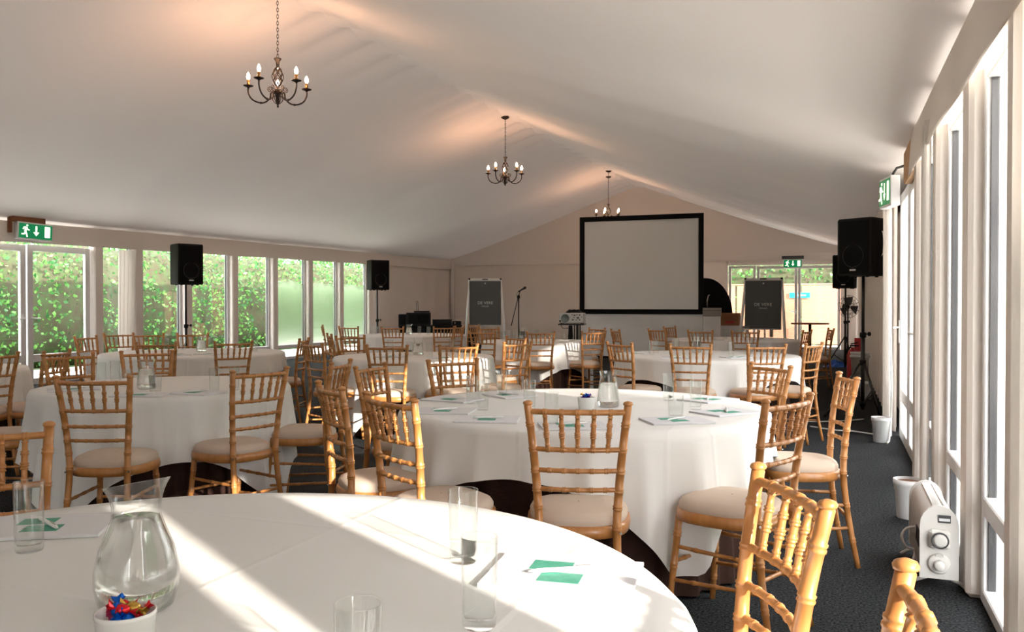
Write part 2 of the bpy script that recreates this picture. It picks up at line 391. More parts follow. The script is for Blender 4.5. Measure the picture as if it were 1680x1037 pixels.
# left wall: glazed doors, then bays with fabric-wrapped posts, then plain lining
wl = MB(); wl.box((XL - .14, (20.75 + Y1) / 2, 1.5), (0.05, Y1 - 20.75, 3.0))
wl.box((XL - .14, (Y0 + 1.2) / 2, 1.4), (0.05, 1.2 - Y0, 2.8))
wl.box((XL - .14, (Y0 + Y1) / 2, 2.72), (0.05, Y1 - Y0, .62))
WL = struct(wl.build('wall_left', 'drape'), 'cream fabric wall with posts on the garden side', 'wall')
def pleated(y0, y1, X, z0, z1, inn, amp=0.012, per=0.22, mname='drape', name='wall_drape', parent=None):
    def fn(u, v):
        y = y0 + u * (y1 - y0); z = z0 + (z1 - z0) * v
        return (X + inn * (0.02 + amp * math.sin(2 * PI * y / per + 1.3 * math.sin(y))), y, z if v < .5 else ZT(z, y))
    m = MB(); m.grid(fn, max(12, int(abs(y1 - y0) * 36)), 4); return m.build(name, mname, parent)
pleated(20.72, Y1, XL, 0, Z_EAVE, 1, 0.006, 0.9, 'drape', 'wall_drape', WL)
def post(yc, wdt, X, depth, parent, inn, mname='drape'):
    m = MB(); zt = ZT(Z_EAVE, yc)
    m.box((X + inn * (depth / 2 - .10), yc, zt / 2), (depth, wdt, zt), 0.02)
    return m.build('post', mname, parent)
LPOST = [11.32, 12.24, 13.52, 14.92, 16.32, 17.72, 19.12, 20.6]
for y in LPOST: post(y, 0.20, XL, 0.16, WL, 1)
for y in (1.3, 3.2, 5.1, 7.0, 8.62): post(y, 0.20, XL, 0.16, WL, 1)
for i in range(len(LPOST) - 1):
    window(-1, LPOST[i] + .10, LPOST[i + 1] - .10, 0.30, misted=(i in (4, 5, 6)))
for a, bb in ((1.4, 3.1), (3.3, 5.0), (5.2, 6.9), (7.1, 8.52)): window(-1, a, bb, 0.30)
struct(door(-1, 8.74, 9.95, True), 'white glazed exit door leaf whose lever handle meets the middle stile', 'door')
struct(door(-1, 9.98, 11.20, False), 'white glazed exit door leaf under the running man sign', 'door')

# right wall: window bays beside the camera, a glazed door, then pleated lining
wr = MB(); wr.box((XR + .16, (9.3 + Y1) / 2, 1.5), (0.05, Y1 - 9.3, 3.0)); wr.box((XR + .16, (Y0 + Y1) / 2, 2.74), (0.05, Y1 - Y0, .66))
wr.box((XR + .16, Y0 + .5, 1.4), (0.05, 1.0, 2.8))
WR = struct(wr.build('wall_right', 'drape'), 'cream fabric wall with posts on the radiator side', 'wall')
pleated(9.35, Y1, XR, 0, Z_EAVE, -1, 0.03, 0.55, 'drape', 'wall_drape', WR)
RPOST = [-7.9, -6.5, -5.1, -3.7, -2.3, -0.95, 0.455, 1.83, 3.20, 4.28, 5.55, 6.85]
for y in RPOST: post(y, 0.22, XR, 0.16, WR, -1)
for i in range(len(RPOST) - 1): window(1, RPOST[i] + .11, RPOST[i + 1] - .11, 0.42)
struct(door(1, 7.05, 8.05, False), 'white glazed door leaf beside the fabric column near the pots', 'door')
struct(door(1, 8.08, 9.10, True), 'white glazed door leaf beyond the plug socket door', 'door')
bx_ = MB(); bx_.box((XR - .02, 7.35, ZT(2.33, 7.3)), (0.10, 1.0, 0.26), 0.01); struct(bx_.build('trim_4', 'pale_timber'), 'bare timber lintel exposed past the valance end', 'lintel')

# end wall
YB = Y1
wb = MB(); wb.box((-6.95 - 2.2, YB + .05, 1.45), (7.4 - 1.4, 0.06, 2.9))
WB = struct(wb.build('wall_back', 'drape'), 'cream fabric end wall behind the projection screen', 'wall')
zr = ZT(Z_EAVE, YB); zp = ZT(Z_RIDGE, YB)
MB().prism([(XL - .1, YB + .01, zr), (XR + .1, YB + .01, zr), (XM, YB + .01, zp + .05)], (0, .05, 0)).build('gable_panel', 'lining', WB)
m = MB(); m.box((-4.62, YB + .05, 1.4), (3.3, 0.06, 2.8)); m.box((-1.2, YB + .05, 2.62), (3.6, .06, .36)); m.build('fabric_panel', 'drape', WB)
MB().grid(lambda u, v: (XL + .02 + u * 5.8, YB - .01 - .01 * math.sin(u * 40 + .6 * math.sin(u * 13)), .02 + v * (zr - .05)), 120, 4).build('wall_drape', 'drape', WB)
MB().tube([(XL + .12, YB - .10, 0), (XL + .12, YB - .10, zr)], 0.07, 10).build('corner_post', 'drape', WB)
def back_glazing(kind, n, x0, x1, zt, lab):
    m = MB(); Yg = YB + .05; t = .075
    for (xa, xb, za, zb) in ((x0, x0 + t, 0, zt), (x1 - t, x1, 0, zt), (x0 + t, x1 - t, 0, t), (x0 + t, x1 - t, zt - t, zt)):
        m.box(((xa + xb) / 2, Yg, (za + zb) / 2), (xb - xa, .06, zb - za), .005)
    o = m.build('%s_%d' % (kind, n), 'upvc'); struct(o, lab, kind)
    MB().box(((x0 + x1) / 2, Yg, zt / 2), (x1 - x0 - .15, .006, zt - .15)).build('pane', 'pane', o); return o
WN[0] += 1
back_glazing('window', WN[0], -2.95, -2.18, 2.42, 'narrow window beside the flip chart showing fence boards')
DN[0] += 1; dd = back_glazing('door', DN[0], -2.14, -1.02, 2.40, 'glazed door leaf behind the right flip chart')
h = MB(); h.box((-1.06, YB - .0, 1.05), (.03, .03, .2), .004); h.tube([(-1.06, YB - .02, 1.08), (-1.06, YB - .07, 1.08), (-1.2, YB - .07, 1.08)], .012, 8); h.build('door_handle', 'chrome', dd)
DN[0] += 1; back_glazing('door', DN[0], -1.0, 0.14, 2.40, 'glazed door leaf behind the black bar table')
MB().box((.38, YB + .05, 1.4), (.46, .06, 2.8)).build('end_panel', 'drape', WB)
m = MB(); m.prism([(XL - .1, Y0 - .05, 0), (XR + .1, Y0 - .05, 0), (XR + .1, Y0 - .05, 2.34), (XM, Y0 - .05, 4.6), (XL - .1, Y0 - .05, 2.34)], (0, -.05, 0))
struct(m.build('wall_front', 'drape'), 'cream gable wall at the near end of the marquee', 'wall')

# ------------------------------------------------------------------ outside: ground, hedges, fence
m = MB(); m.add([(-60, -50, -.14), (60, -50, -.14), (60, 90, -.14), (-60, 90, -.14)], [(0, 1, 2, 3)])
struct(m.build('ground', 'lawn'), 'lawn around the marquee', 'ground')
m = MB(); m.box((XL - 1.6, 8, -.08), (2.8, 50, .1)); m.box((XR + 5.6, 8, -.08), (10.0, 50, .1)); m.box((XM, Y0 - 4, -.08), (20, 7.4, .1)); m.box((-2, YB + 2.0, -.08), (9, 3.2, .1))
struct(m.build('patio', 'paving'), 'pale paving around the marquee walls', 'paving')
def hedge(name, label, p0, p1, height, thick, n, lsize, seed):
    r = np.random.RandomState(seed)
    p0 = np.array(p0, float); p1 = np.array(p1, float); L = np.linalg.norm(p1 - p0); d = (p1 - p0) / L; nn = np.array([-d[1], d[0]])
    root = thing(name, label, 'hedge', (0, 0, 0))
    core = MB()
    def fn(u, v):
        a = 2 * PI * v; s_ = u * L
        ox = math.cos(a) * thick * .30; oz = height * .47 + math.sin(a) * height * .47
        ox *= 1 + .2 * math.sin(s_ * 1.9); oz *= 1 + .02 * math.sin(s_ * 2.7)
        q = p0 + d * s_ + nn * ox; return (q[0], q[1], oz - .1)
    core.grid(fn, int(L * 2), 12); core.build('branches', 'hedge_core', root)
    s_ = r.rand(n) * L; zz = r.rand(n) * height
    off = (r.rand(n) ** .5) * (thick * .5) * np.where(r.rand(n) < .8, 1, -1)
    bulge = 1 + .38 * np.sin(s_ * 1.9 + zz) * np.cos(zz * 2.6 + s_) + .2 * np.sin(s_ * 4.1 + zz * 3)
    topf = np.sqrt(np.clip(1 - np.clip((zz / height - .75) / .25, 0, 1) ** 2, 0.05, 1))
    off = off * bulge * topf
    ctr = p0[None] + d[None] * s_[:, None] + nn[None] * off[:, None]
    P = np.column_stack([ctr, zz])
    ax = r.randn(n, 3); ax[:, 2] -= .6; ax /= np.linalg.norm(ax, axis=1)[:, None]
    sd_ = np.cross(ax, r.randn(n, 3)); sd_ /= np.linalg.norm(sd_, axis=1)[:, None]; nm = np.cross(ax, sd_)
    l = lsize * (0.6 + .8 * r.rand(n))[:, None]
    v0 = P; v1 = P + ax * l * .5 + sd_ * l * .36 + nm * l * .08; v2 = P + ax * l; v3 = P + ax * l * .5 - sd_ * l * .36 + nm * l * .08
    V = np.stack([v0, v1, v2, v3], 1).reshape(-1, 3)
    me = bpy.data.meshes.new('foliage'); me.vertices.add(4 * n); me.vertices.foreach_set('co', V.ravel())
    me.loops.add(6 * n); me.polygons.add(2 * n)
    base = (np.arange(n) * 4)[:, None]; idx = np.concatenate([base + np.array([[0, 1, 2]]), base + np.array([[0, 2, 3]])], 1).ravel()
    me.loops.foreach_set('vertex_index', idx.astype(np.int32)); me.polygons.foreach_set('loop_start', (np.arange(2 * n) * 3).astype(np.int32)); me.polygons.foreach_set('loop_total', np.full(2 * n, 3, np.int32))
    at = me.attributes.new('tint', 'FLOAT', 'FACE'); at.data.foreach_set('value', np.repeat(np.clip(r.rand(n) ** 1.3, 0, 1), 2).astype(np.float32))
    me.materials.append(MATS['leaf']); me.update(calc_edges=True); me.validate()
    fo = bpy.data.objects.new('foliage', me); C.objects.link(fo); fo.parent = root; tag(fo, 'mixed green leaves', kind='stuff')
    return root
hedge('garden_hedge', 'tall leafy green hedge outside the garden windows', (-16.2, 0.0), (-16.2, 33), 2.9, 2.0, 90000, 0.095, 3)
hedge('boundary_hedge', 'dense green hedge rising behind the wooden fence', (-9, 31.0), (4, 31.0), 3.4, 1.6, 16000, 0.13, 4)
hedge('added_shade_hedge', 'unseen tall evergreen hedge added to shade the radiator side windows', (12.0, -2.9), (12.0, 20), 6.25, 1.8, 30000, 0.18, 5)  # out of view, added to keep the low sun off most tables
hedge('added_shade_shrub', 'unseen evergreen shrub added apart to shade the radiator side windows', (12.0, -5.2), (12.0, -3.4), 5.6, 1.4, 5000, 0.18, 6)  # out of view, added sun block; the gap beside it passes a streak
fr = thing('garden_fence', 'wooden panel fence with overlapping boards behind the end doors', 'fence', (-2.0, 28.6, 0))
FX0, FX1 = -5.0, 5.0
bm_h = MB().box((0, 0, 0), (1.78, .022, .13), .003).mesh('board', 'fence_wood')
for k in range(5):
    xc = FX0 + 1.0 + k * 2.0 - 0.0
    if k == 0 or k == 1:
        continue
    for j in range(16):
        o = bpy.data.objects.new('board', bm_h); C.objects.link(o); o.parent = fr; o.location = (xc - .1, -.01, .10 + j * .115); o.rotation_euler = (0.10, 0, 0)
bm_v = MB().box((0, 0, 0), (.17, .025, 1.80), .003).mesh('board', 'fence_wood')
for j in range(20):
    o = bpy.data.objects.new('board', bm_v); C.objects.link(o); o.parent = fr; o.location = (FX0 + .1 + j * .195, -.02 + .01 * (j % 2), .92 + .02 * math.sin(j * 3.1))
pst = MB().box((0, 0, .95), (.10, .10, 2.0), .008).mesh('fence_post', 'fence_wood')
for k in range(6):
    o = bpy.data.objects.new('fence_post', pst); C.objects.link(o); o.parent = fr; o.location = (FX0 + k * 2.0 - .1, .02, -.05)
m = MB(); m.box((1.0, 0, 1.93), (6.0, .07, .04), .004); m.build('capping_rail', 'fence_wood', fr)
sgn = thing('fence_sign', 'small turquoise notice with a white bar on the fence', 'sign', (-1.05, 28.52, 1.58))
MB().box((0, 0, 0), (.62, .02, .17), .004).build('board', 'sign_teal', sgn); MB().box((.05, -.013, 0), (.26, .006, .045)).build('white_bar', 'white_print', sgn)

# ------------------------------------------------------------------ tables: top, pedestal, brown underskirt, white square cloth
TZ = 0.755
class T: pass
TB = {}
def table(key, lat, dep, R, rot, phrase):
    p = LD(lat, dep); t = T(); t.lat, t.dep, t.R, t.p, t.phrase = lat, dep, R, p, phrase; TB[key] = t
    r = thing('round_table', 'round banquet table under white linen, ' + phrase, 'table', (p.x, p.y, 0), 0)
    Rt = R - .012
    m = MB(); m.lathe([(0.001, .715), (Rt - .006, .715), (Rt, .721), (Rt, .739), (Rt - .006, .745), (0.001, .745)], 64); m.build('tabletop', 'old_timber', r)
    lg = MB().box((0, 0, .355), (.05, .05, .71), .006).mesh('leg', 'black_metal')
    for a in range(4):
        o = bpy.data.objects.new('leg', lg); C.objects.link(o); o.parent = r; o.location = (.45 * R * math.cos(a * PI / 2 + .7), .45 * R * math.sin(a * PI / 2 + .7), 0)
    seed = sum(ord(c) for c in key)
    rr = random.Random(seed); ph = [rr.uniform(0, 6.28) for _ in range(8)]
    sk = MB()
    def fs(u, v):
        a = 2 * PI * u; z = .712 - v * .70
        rad = R - .13 + v * .03 + (.006 + .016 * v) * math.sin(34 * a + 1.5 * math.sin(3 * a + ph[0]))
        return (rad * math.cos(a), rad * math.sin(a), z)
    sk.grid(fs, 220, 5, True); so_ = sk.build('underskirt', 'underskirt'); so_.location = (p.x, p.y, 0)
    tag(so_, 'dark brown floor-length underskirt of the table ' + phrase, 'table skirt')
    S = 1.14
    def L(a):
        c_, s_ = abs(math.cos(a)), abs(math.sin(a)); k = S / max(c_, s_)
        return min(max(k, .1), 1.53) - R
    NT = 10; ND = 12
    def fc(u, v):
        a = 2 * PI * u; j = v * (NT + ND)
        if j <= NT:
            q = j / NT; rad = R * q ** .7; return (rad * math.cos(a + rot), rad * math.sin(a + rot), TZ)
        q = (j - NT) / ND; Lh = L(a); s_ = q * Lh
        if s_ < .02: rad = R + .012 * math.sin(s_ / .02 * PI / 2); z = TZ - .014 * (1 - math.cos(s_ / .02 * PI / 2))
        else: rad = R + .012; z = TZ - .014 - (s_ - .02)
        f = min(1, s_ / .45)
        w1 = math.sin(11 * a + ph[1] + .9 * math.sin(2 * a + ph[2])); w2 = math.sin(19 * a + ph[3] + math.sin(3 * a + ph[4])); wv = .65 * (1 - 2 * abs(w1) ** .8) + .4 * w2 * f
        rad += .05 * s_ + .055 * f * (wv * .8 + .4)
        z += .010 * f * math.sin(7 * a + ph[5])
        return (rad * math.cos(a + rot), rad * math.sin(a + rot), max(z, .012))
    cl = MB(); cl.grid(fc, 288, NT + ND, True)
    co = cl.build('tablecloth', 'linen'); co.location = (p.x, p.y, 0)
    tag(co, 'square white linen cloth on the table ' + phrase, 'tablecloth')
    return t
table('t1', -.62, 1.46, .915, .35, 'with the wide-lipped jug and red sweets')
table('t2', .362, 4.42, .93, -.044, 'with the purple sweets in a white ramekin')
table('t3', -2.24, 5.51, .77, .82, 'before the exit doors, jug behind a tumbler')
table('t4', -3.5, 9.4, .95, .366, 'below the speaker by the garden windows')
table('t5', -1.0, 8.7, .80, .5, 'in mid room between exit doors and projector')
table('t6', 2.03, 8.9, .93, 1.05, 'beside the tripod speaker and white pots')
table('t7', .35, 12.4, .77, .9, 'in front of the microphone and projector')
table('t8', -1.76, 15.0, .92, .4, 'closest to the black music equipment')
table('t9', 3.4, 13.0, .93, .7, 'closest to the cardboard box and flip chart')
table('t10', -4.8, 6.9, .77, .3, 'tucked right against the exit doors')

# ------------------------------------------------------------------ chairs
def ringed(path_fn, r, rings, n=8, d=.012, k=1.22, taper=None, length=1.0):
    ts = [(i / n, 1.0) for i in range(n + 1)]
    dd = d / length
    for t in rings:
        ts = [q for q in ts if abs(q[0] - t) > dd * 1.05 or q[0] in (0.0, 1.0)]
        ts += [(t - dd, 1.0), (t - dd * .75, k), (t - dd * .35, k), (t, 1.03), (t + dd * .35, k), (t + dd * .75, k), (t + dd, 1.0)]
    ts = sorted([q for q in ts if 0 <= q[0] <= 1])
    P = [path_fn(q[0]) for q in ts]; R = [r * q[1] * (taper(q[0]) if taper else 1) for q in ts]
    return P, R
def bez(pts):
    pts = [Vector(p) for p in pts]
    def f(t):
        n = len(pts) - 1; x = t * n; i = min(int(x), n - 1); u = x - i
        p0 = pts[max(i - 1, 0)]; p1 = pts[i]; p2 = pts[i + 1]; p3 = pts[min(i + 2, n)]
        return .5 * ((2 * p1) + (p2 - p0) * u + (2 * p0 - 5 * p1 + 4 * p2 - p3) * u * u + (3 * p1 - p0 - 3 * p2 + p3) * u ** 3)
    return f
def seat_outline(n, sx, sy, yo=0.01):
    L_ = []
    for i in range(n):
        a = 2 * PI * i / n; c_, s_ = math.cos(a), math.sin(a); e = 2 / 2.7
        x = abs(c_) ** e * (1 if c_ >= 0 else -1); y = abs(s_) ** e * (1 if s_ >= 0 else -1)
        L_.append((x * sx * (1 + .10 * y), y * sy + yo))
    return L_
def make_chair():
    r = thing('banquet_chair', 'chair', 'chair')
    # seat
    N = 40; rim = MB(); V = []; Fc = []
    prof = [(.93, .413), (1.0, .416), (1.02, .436), (1.0, .457), (.95, .462), (.90, .458)]
    for k, z in prof: V += [(x * k, (y - .01) * k + .01, z) for x, y in seat_outline(N, .197, .197)]
    n = len(prof)
    for j in range(n - 1):
        for i in range(N): Fc.append((j * N + i, j * N + (i + 1) % N, (j + 1) * N + (i + 1) % N, (j + 1) * N + i))
    rim.add(V, Fc, True); rim.add(V[:N], [tuple(range(N))[::-1]]); rim.build('seat_frame', 'beech', r)
    cu = MB(); V = []; Fc = []
    prof = [(.93, .450), (.965, .464), (.965, .480), (.92, .496), (.80, .507), (.45, .512), (.02, .513)]
    for k, z in prof: V += [(x * k, (y - .01) * k + .01, z) for x, y in seat_outline(N, .197, .197)]
    n = len(prof)
    for j in range(n - 1):
        for i in range(N): Fc.append((j * N + i, j * N + (i + 1) % N, (j + 1) * N + (i + 1) % N, (j + 1) * N + i))
    cu.add(V, Fc, True); cu.build('seat_pad', 'cushion', r)
    def postpath(s): return bez([(s * .168, -.245, 0), (s * .152, -.205, .22), (s * .143, -.180, .44), (s * .150, -.185, .60), (s * .164, -.203, .76), (s * .181, -.232, .915)])
    zz = lambda z: {0.0: 0}.get(z, None)
    for s in (-1, 1):
        fn = postpath(s)
        def tz(z, fn=fn):
            lo, hi = 0., 1.
            for _ in range(30):
                mid = (lo + hi) / 2
                if fn(mid).z < z: lo = mid
                else: hi = mid
            return lo
        P, R = ringed(fn, .0150, [tz(z) for z in (.13, .30, .46, .535, .60, .67, .75, .845)], 14, .011, 1.17, lambda t: .86 + .2 * math.sin(min(t * 1.2, 1) * PI * .8), .95)
        top = fn(1.0); P += [top + Vector((0, 0, .001)), top + Vector((0, 0, .003)), top + Vector((0, 0, .008)), top + Vector((0, 0, .014)), top + Vector((0, 0, .018))]
        R += [.0125, .0170, .0185, .0150, .004]
        MB().tube(P, R, 10).build('back_post', 'beech', r)
        fl = bez([(s * .172, .205, 0), (s * .160, .185, .2), (s * .145, .165, .43)])
        P, R = ringed(fl, .0150, [.28, .55, .80], 6, .011, 1.18, lambda t: .82 + .25 * t, .43)
        MB().tube(P, R, 10).build('front_leg', 'beech', r)
        MB().tube([fn(tz(.445)) + Vector((s * .012, -.013, 0)), fn(tz(.445)) + Vector((s * .014, -.019, 0))], .005, 8).build('screw_head', 'chrome', r)
    pp = {s: postpath(s) for s in (-1, 1)}
    def atz(s, z):
        lo, hi = 0., 1.
        for _ in range(30):
            mid = (lo + hi) / 2
            if pp[s](mid).z < z: lo = mid
            else: hi = mid
        return pp[s](lo)
    def rail(z, bow):
        a, c_ = atz(-1, z), atz(1, z)
        def f(t): p = a.lerp(c_, t); return p + Vector((0, -bow * 4 * t * (1 - t), 0))
        return f
    xs = [1 / 6, 2 / 6, 3 / 6, 4 / 6, 5 / 6]
    for nm, z, bw, rd in (('top_rail', .892, .026, .0105), ('back_rail', .752, .024, .0095), ('back_rail', .673, .022, .009), ('back_rail', .602, .020, .009)):
        P, R = ringed(rail(z, bw), rd, xs, 10, .008, 1.22, None, .34)
        MB().tube(P, R, 8, False).build(nm, 'beech', r)
    f1, f0 = rail(.892, .026), rail(.752, .024)
    for t in xs:
        def sp(u, t=t): return f0(t).lerp(f1(.5 + (t - .5) * 1.0), u)
        P, R = ringed(sp, .0072, [.10, .36, .42, .66, .90], 10, .0065, 1.35, lambda u: .85 + .45 * math.sin(PI * u), .14)
        MB().tube(P, R, 8, False).build('spindle', 'beech', r)
    def st(a, c_, rd=.0085): 
        a = Vector(a); c_ = Vector(c_); P, R = ringed(lambda t: a.lerp(c_, t), rd, [.25, .5, .75], 8, .008, 1.2, None, (c_ - a).length); MB().tube(P, R, 8, False).build('stretcher', 'beech', r)
    for s in (-1, 1):
        fl = bez([(s * .172, .205, 0), (s * .160, .185, .2), (s * .145, .165, .43)])
        st(fl(.42), atz(s, .19)); st(fl(.70), atz(s, .30))
    st(bez([(-.172, .205, 0), (-.160, .185, .2), (-.145, .165, .43)])(.58), bez([(.172, .205, 0), (.160, .185, .2), (.145, .165, .43)])(.58))
    st(atz(-1, .24), atz(1, .24))
    return r
chairP = Proto(make_chair())
BACK = .225                               # backrest top lies this far behind the chair's origin
def sector(dx, dy):
    a = math.degrees(math.atan2(dy, dx)) % 360
    nm = ['radiator side', 'radiator corner toward the screen', 'screen side', 'garden corner toward the screen', 'garden side', 'garden corner away from screen', 'side away from screen', 'radiator corner away from screen']
    return nm[int(((a + 22.5) % 360) // 45)]
CH = {}
SHORT = {'t1': 'table with red sweets', 't2': 'table with purple sweets', 't3': 'table before the exit doors', 't4': 'table below garden-side speaker',
         't5': 'mid-room table', 't6': 'table beside tripod speaker', 't7': 'table before the microphone', 't8': 'table by music equipment', 't9': 'table by the cardboard box', 't10': 'table against the exit doors'}
def chair(key, px, near=True, dr=.37, rot=0.0, dep=None, face=None, lat=None, label=None):
    t = TB[key]; u = (px - 840) / F if px is not None else None
    if dep is None:                       # along the pixel's ray, at distance R+dr from the table's centre
        r_ = t.R + dr; A = 1 + u * u; B = -2 * (u * t.lat + t.dep); Cc = t.lat ** 2 + t.dep ** 2 - r_ * r_
        D = B * B - 4 * A * Cc; D = max(D, 0); dep = (-B - math.sqrt(D)) / (2 * A) if near else (-B + math.sqrt(D)) / (2 * A)
    if u is not None:                     # keep the seat front at the cloth, not inside the table
        dist = lambda q: math.hypot(u * q - t.lat, q - t.dep)
        sg = .02 if dist(dep + .02) > dist(dep - .02) else -.02
        for _ in range(25):
            if dist(dep) < t.R + .395: dep += sg
        lat = u * dep
    p = LD(lat, dep); d = t.p - p; d.z = 0
    ang = math.atan2(d.y, d.x) + math.radians(rot)
    if face is not None: ang = math.radians(face) + TH + PI / 2
    f = Vector((math.cos(ang), math.sin(ang), 0)); o = p + f * BACK
    q = p - t.p
    lab = label or 'beige-padded beech chair at %s, %s' % (SHORT[key], sector(q.x, q.y))
    c = chairP.place((o.x, o.y, 0), ang - PI / 2, lab, 'chairs at the ' + SHORT[key])
    CH.setdefault(lab, []).append(c); return c
# face: degrees from the view axis, + is left
chair('t1', -35, dep=2.36)
chair('t1', None, lat=.547, dep=1.70, rot=-8.6)
chair('t1', None, lat=.462, dep=1.0)
chair('t2', 948, dep=3.11)
chair('t2', 1292, dep=3.30, rot=14)
chair('t2', 1389, dep=4.0, rot=-3)
chair('t2', 1263, dep=4.94, rot=-8)
chair('t2', 641, dep=3.32, rot=-14)
chair('t2', 543, dep=3.95, rot=0)
chair('t2', 610, dep=4.80, rot=8)
chair('t2', 744, dep=5.30, rot=0)
chair('t3', 153, dep=4.22, rot=-6)
chair('t3', 426, dep=4.74, rot=8)
chair('t3', 558, dep=5.50)
chair('t3', 241, dep=6.45)
chair('t3', 113, dep=6.05)
chair('t3', -70, dep=5.2)
chair('t10', -14, dep=6.25)
chair('t10', 92, dep=6.65, rot=10)
chair('t4', 383, True, .34)
chair('t4', 256, True, .34)
chair('t4', 141, dep=9.3)
chair('t4', 195, dep=10.6)
chair('t4', 244, False, .5)
chair('t4', 316, False, .4)
chair('t4', 498, dep=9.4, rot=15)
chair('t5', 635, True, .32)
chair('t5', 752, True, .30)
chair('t5', 514, dep=8.45, rot=0)
chair('t5', 541, dep=10.4, face=-70, label='beige-padded beech chair standing apart between two tables by the misted windows')
chair('t5', 575, dep=9.75)
chair('t5', 849, dep=8.15, rot=-18)
chair('t5', 846, dep=9.45)
chair('t6', 1133, True, .30)
chair('t6', 1258, True, .34)
chair('t6', 1335, dep=8.4, rot=10)
chair('t6', 1017, dep=8.35, rot=-8)
chair('t7', 887, True, .30)
chair('t7', 974, dep=11.7, rot=-16)
chair('t7', 979, dep=12.7)
chair('t7', 792, dep=11.7, rot=22)
chair('t7', 803, dep=13.3)
chair('t6', 1010, dep=12.3, face=-78, label='lone beige-padded beech chair set sideways before the projection screen skirt')
chair('t8', 644, True, .30)
chair('t8', 728, True, .32)
chair('t8', 754, dep=14.75, rot=20)
chair('t8', 777, dep=15.2)
chair('t8', 572, dep=13.95, rot=20)
chair('t8', 530, dep=14.8, rot=5)
chair('t9', 1149, True, .30)
chair('t9', 1223, True, .26)
chair('t9', 1078, dep=12.9, rot=15)
chair('t9', 1099, dep=14.0, rot=12)
chair('t9', 1324, dep=12.4, rot=20)
chair('t9', 1363, dep=12.8)

for lab, L_ in CH.items():
    if len(L_) == 2:
        L_.sort(key=lambda o: o.location.y); L_[0]['label'] = lab + ', farther back'; L_[1]['label'] = lab + ', nearer screen'

# ------------------------------------------------------------------ tableware
def make_tumbler():
    o = MB().lathe([(.0001, 0), (.026, 0), (.0275, .003), (.0280, .02), (.0305, .146), (.0300, .1475), (.0290, .146), (.0265, .022), (.024, .014), (.0001, .012)], 28).build('tumbler', 'tumbler_glass')
    return tag(o, 'x', 'glass')
def make_tumbler_small():
    o = MB().lathe([(.0001, 0), (.031, 0), (.033, .003), (.0335, .02), (.0365, .104), (.036, .1055), (.035, .104), (.031, .020), (.028, .012), (.0001, .010)], 24).build('tumbler', 'tumbler_glass')
    return tag(o, 'x', 'glass')
def make_jug(wide):
    r = thing('water_jug', 'x', 'jug')
    if wide: prof = [(.052, 0), (.060, .006), (.069, .04), (.069, .065), (.061, .105), (.047, .140), (.041, .158), (.0395, .170), (.0400, .180), (.0420, .190), (.0450, .199), (.0485, .207), (.0520, .213), (.0545, .217)]
    else: prof = [(.050, 0), (.055, .006), (.058, .03), (.054, .07), (.046, .12), (.040, .150), (.041, .160), (.045, .176), (.047, .182)]
    def lip(a, z, hgt):
        k = max(0, (z - hgt * .72) / (hgt * .28)); return k
    hgt = prof[-1][1]; segs = 40
    def shell(off):
        V = []
        for rr, z in prof:
            for i in range(segs):
                a = 2 * PI * i / segs; k = lip(a, z, hgt); e = k * (.018 * max(0, math.cos(a)) ** 6) ; dz = k * ((.012 if wide else .0) * math.cos(a) + .004 * max(0, math.cos(a)) ** 6)
                V.append(((rr - off + e) * math.cos(a), (rr - off + e) * math.sin(a), z + dz + (off * 1.6 if z < .004 else 0)))
        return V
    m = MB(); n = len(prof); A = shell(0); B = shell(.0028)
    side = [(i * segs + k, i * segs + (k + 1) % segs, (i + 1) * segs + (k + 1) % segs, (i + 1) * segs + k) for i in range(n - 1) for k in range(segs)]
    m.add(A, side, True); m.add(B, [f[::-1] for f in side], True); m.add(A[:segs], [tuple(range(segs))[::-1]]); m.add(B[:segs], [tuple(range(segs))])
    top = A[-segs:] + B[-segs:]; m.add(top, [(k, (k + 1) % segs, segs + (k + 1) % segs, segs + k) for k in range(segs)], True)
    m.build('glass_body', 'tumbler_glass', r)
    lvl = .158 if wide else .125
    wp = [(max(rr - .0034, .01), z) for rr, z in prof if z < lvl - .004]; wp[0] = (wp[0][0], .006)
    i = max(k for k in range(n) if prof[k][1] < lvl - .004); f = (lvl - prof[i][1]) / (prof[i + 1][1] - prof[i][1]); rl = prof[i][0] + (prof[i + 1][0] - prof[i][0]) * f - .0034
    MB().lathe([(.0001, .0058)] + wp + [(rl, lvl), (.0001, lvl)], 40).build('water', 'water', r)
    return r
glassP = Proto(make_tumbler()); smallP = Proto(make_tumbler_small()); jugW = Proto(make_jug(True)); jugN = Proto(make_jug(False))
def make_pad():
    r = thing('notepad', 'x', 'notepad')
    MB().box((0, 0, .004), (.21, .285, .008), .0008).build('sheets', 'paper', r)
    for c_ in ((.034, .030), (-.034, .0)): MB().box((c_[0], c_[1], .0083), (.058, .080, .0006)).build('teal_panel', 'teal_print', r)
    return r
padP = Proto(make_pad())
def make_pen():
    r = thing('ballpoint_pen', 'x', 'pen'); Mx = Matrix.Rotation(PI / 2, 4, 'Y')
    MB().lathe([(.001, -.070), (.002, -.066), (.0042, -.054), (.0046, -.05), (.0046, .060), (.004, .064), (.0022, .066), (.0022, .072), (.0001, .073)], 10, (0, 0, .0048), Mx).build('barrel', 'pen_white', r)
    MB().box((.042, 0, .0102), (.036, .003, .0014)).build('clip', 'chrome', r); return r
penP = Proto(make_pen())
def on_table(px, py): return PZ(px, py, TZ)
GL = lambda k: 'on the ' + SHORT[k]
def inside(key, p, mrg):
    t = TB[key]; d = Vector((p.x - t.p.x, p.y - t.p.y, 0)); lim = t.R - mrg
    if d.length > lim: d = d.normalized() * lim
    return Vector((t.p.x + d.x, t.p.y + d.y, TZ))
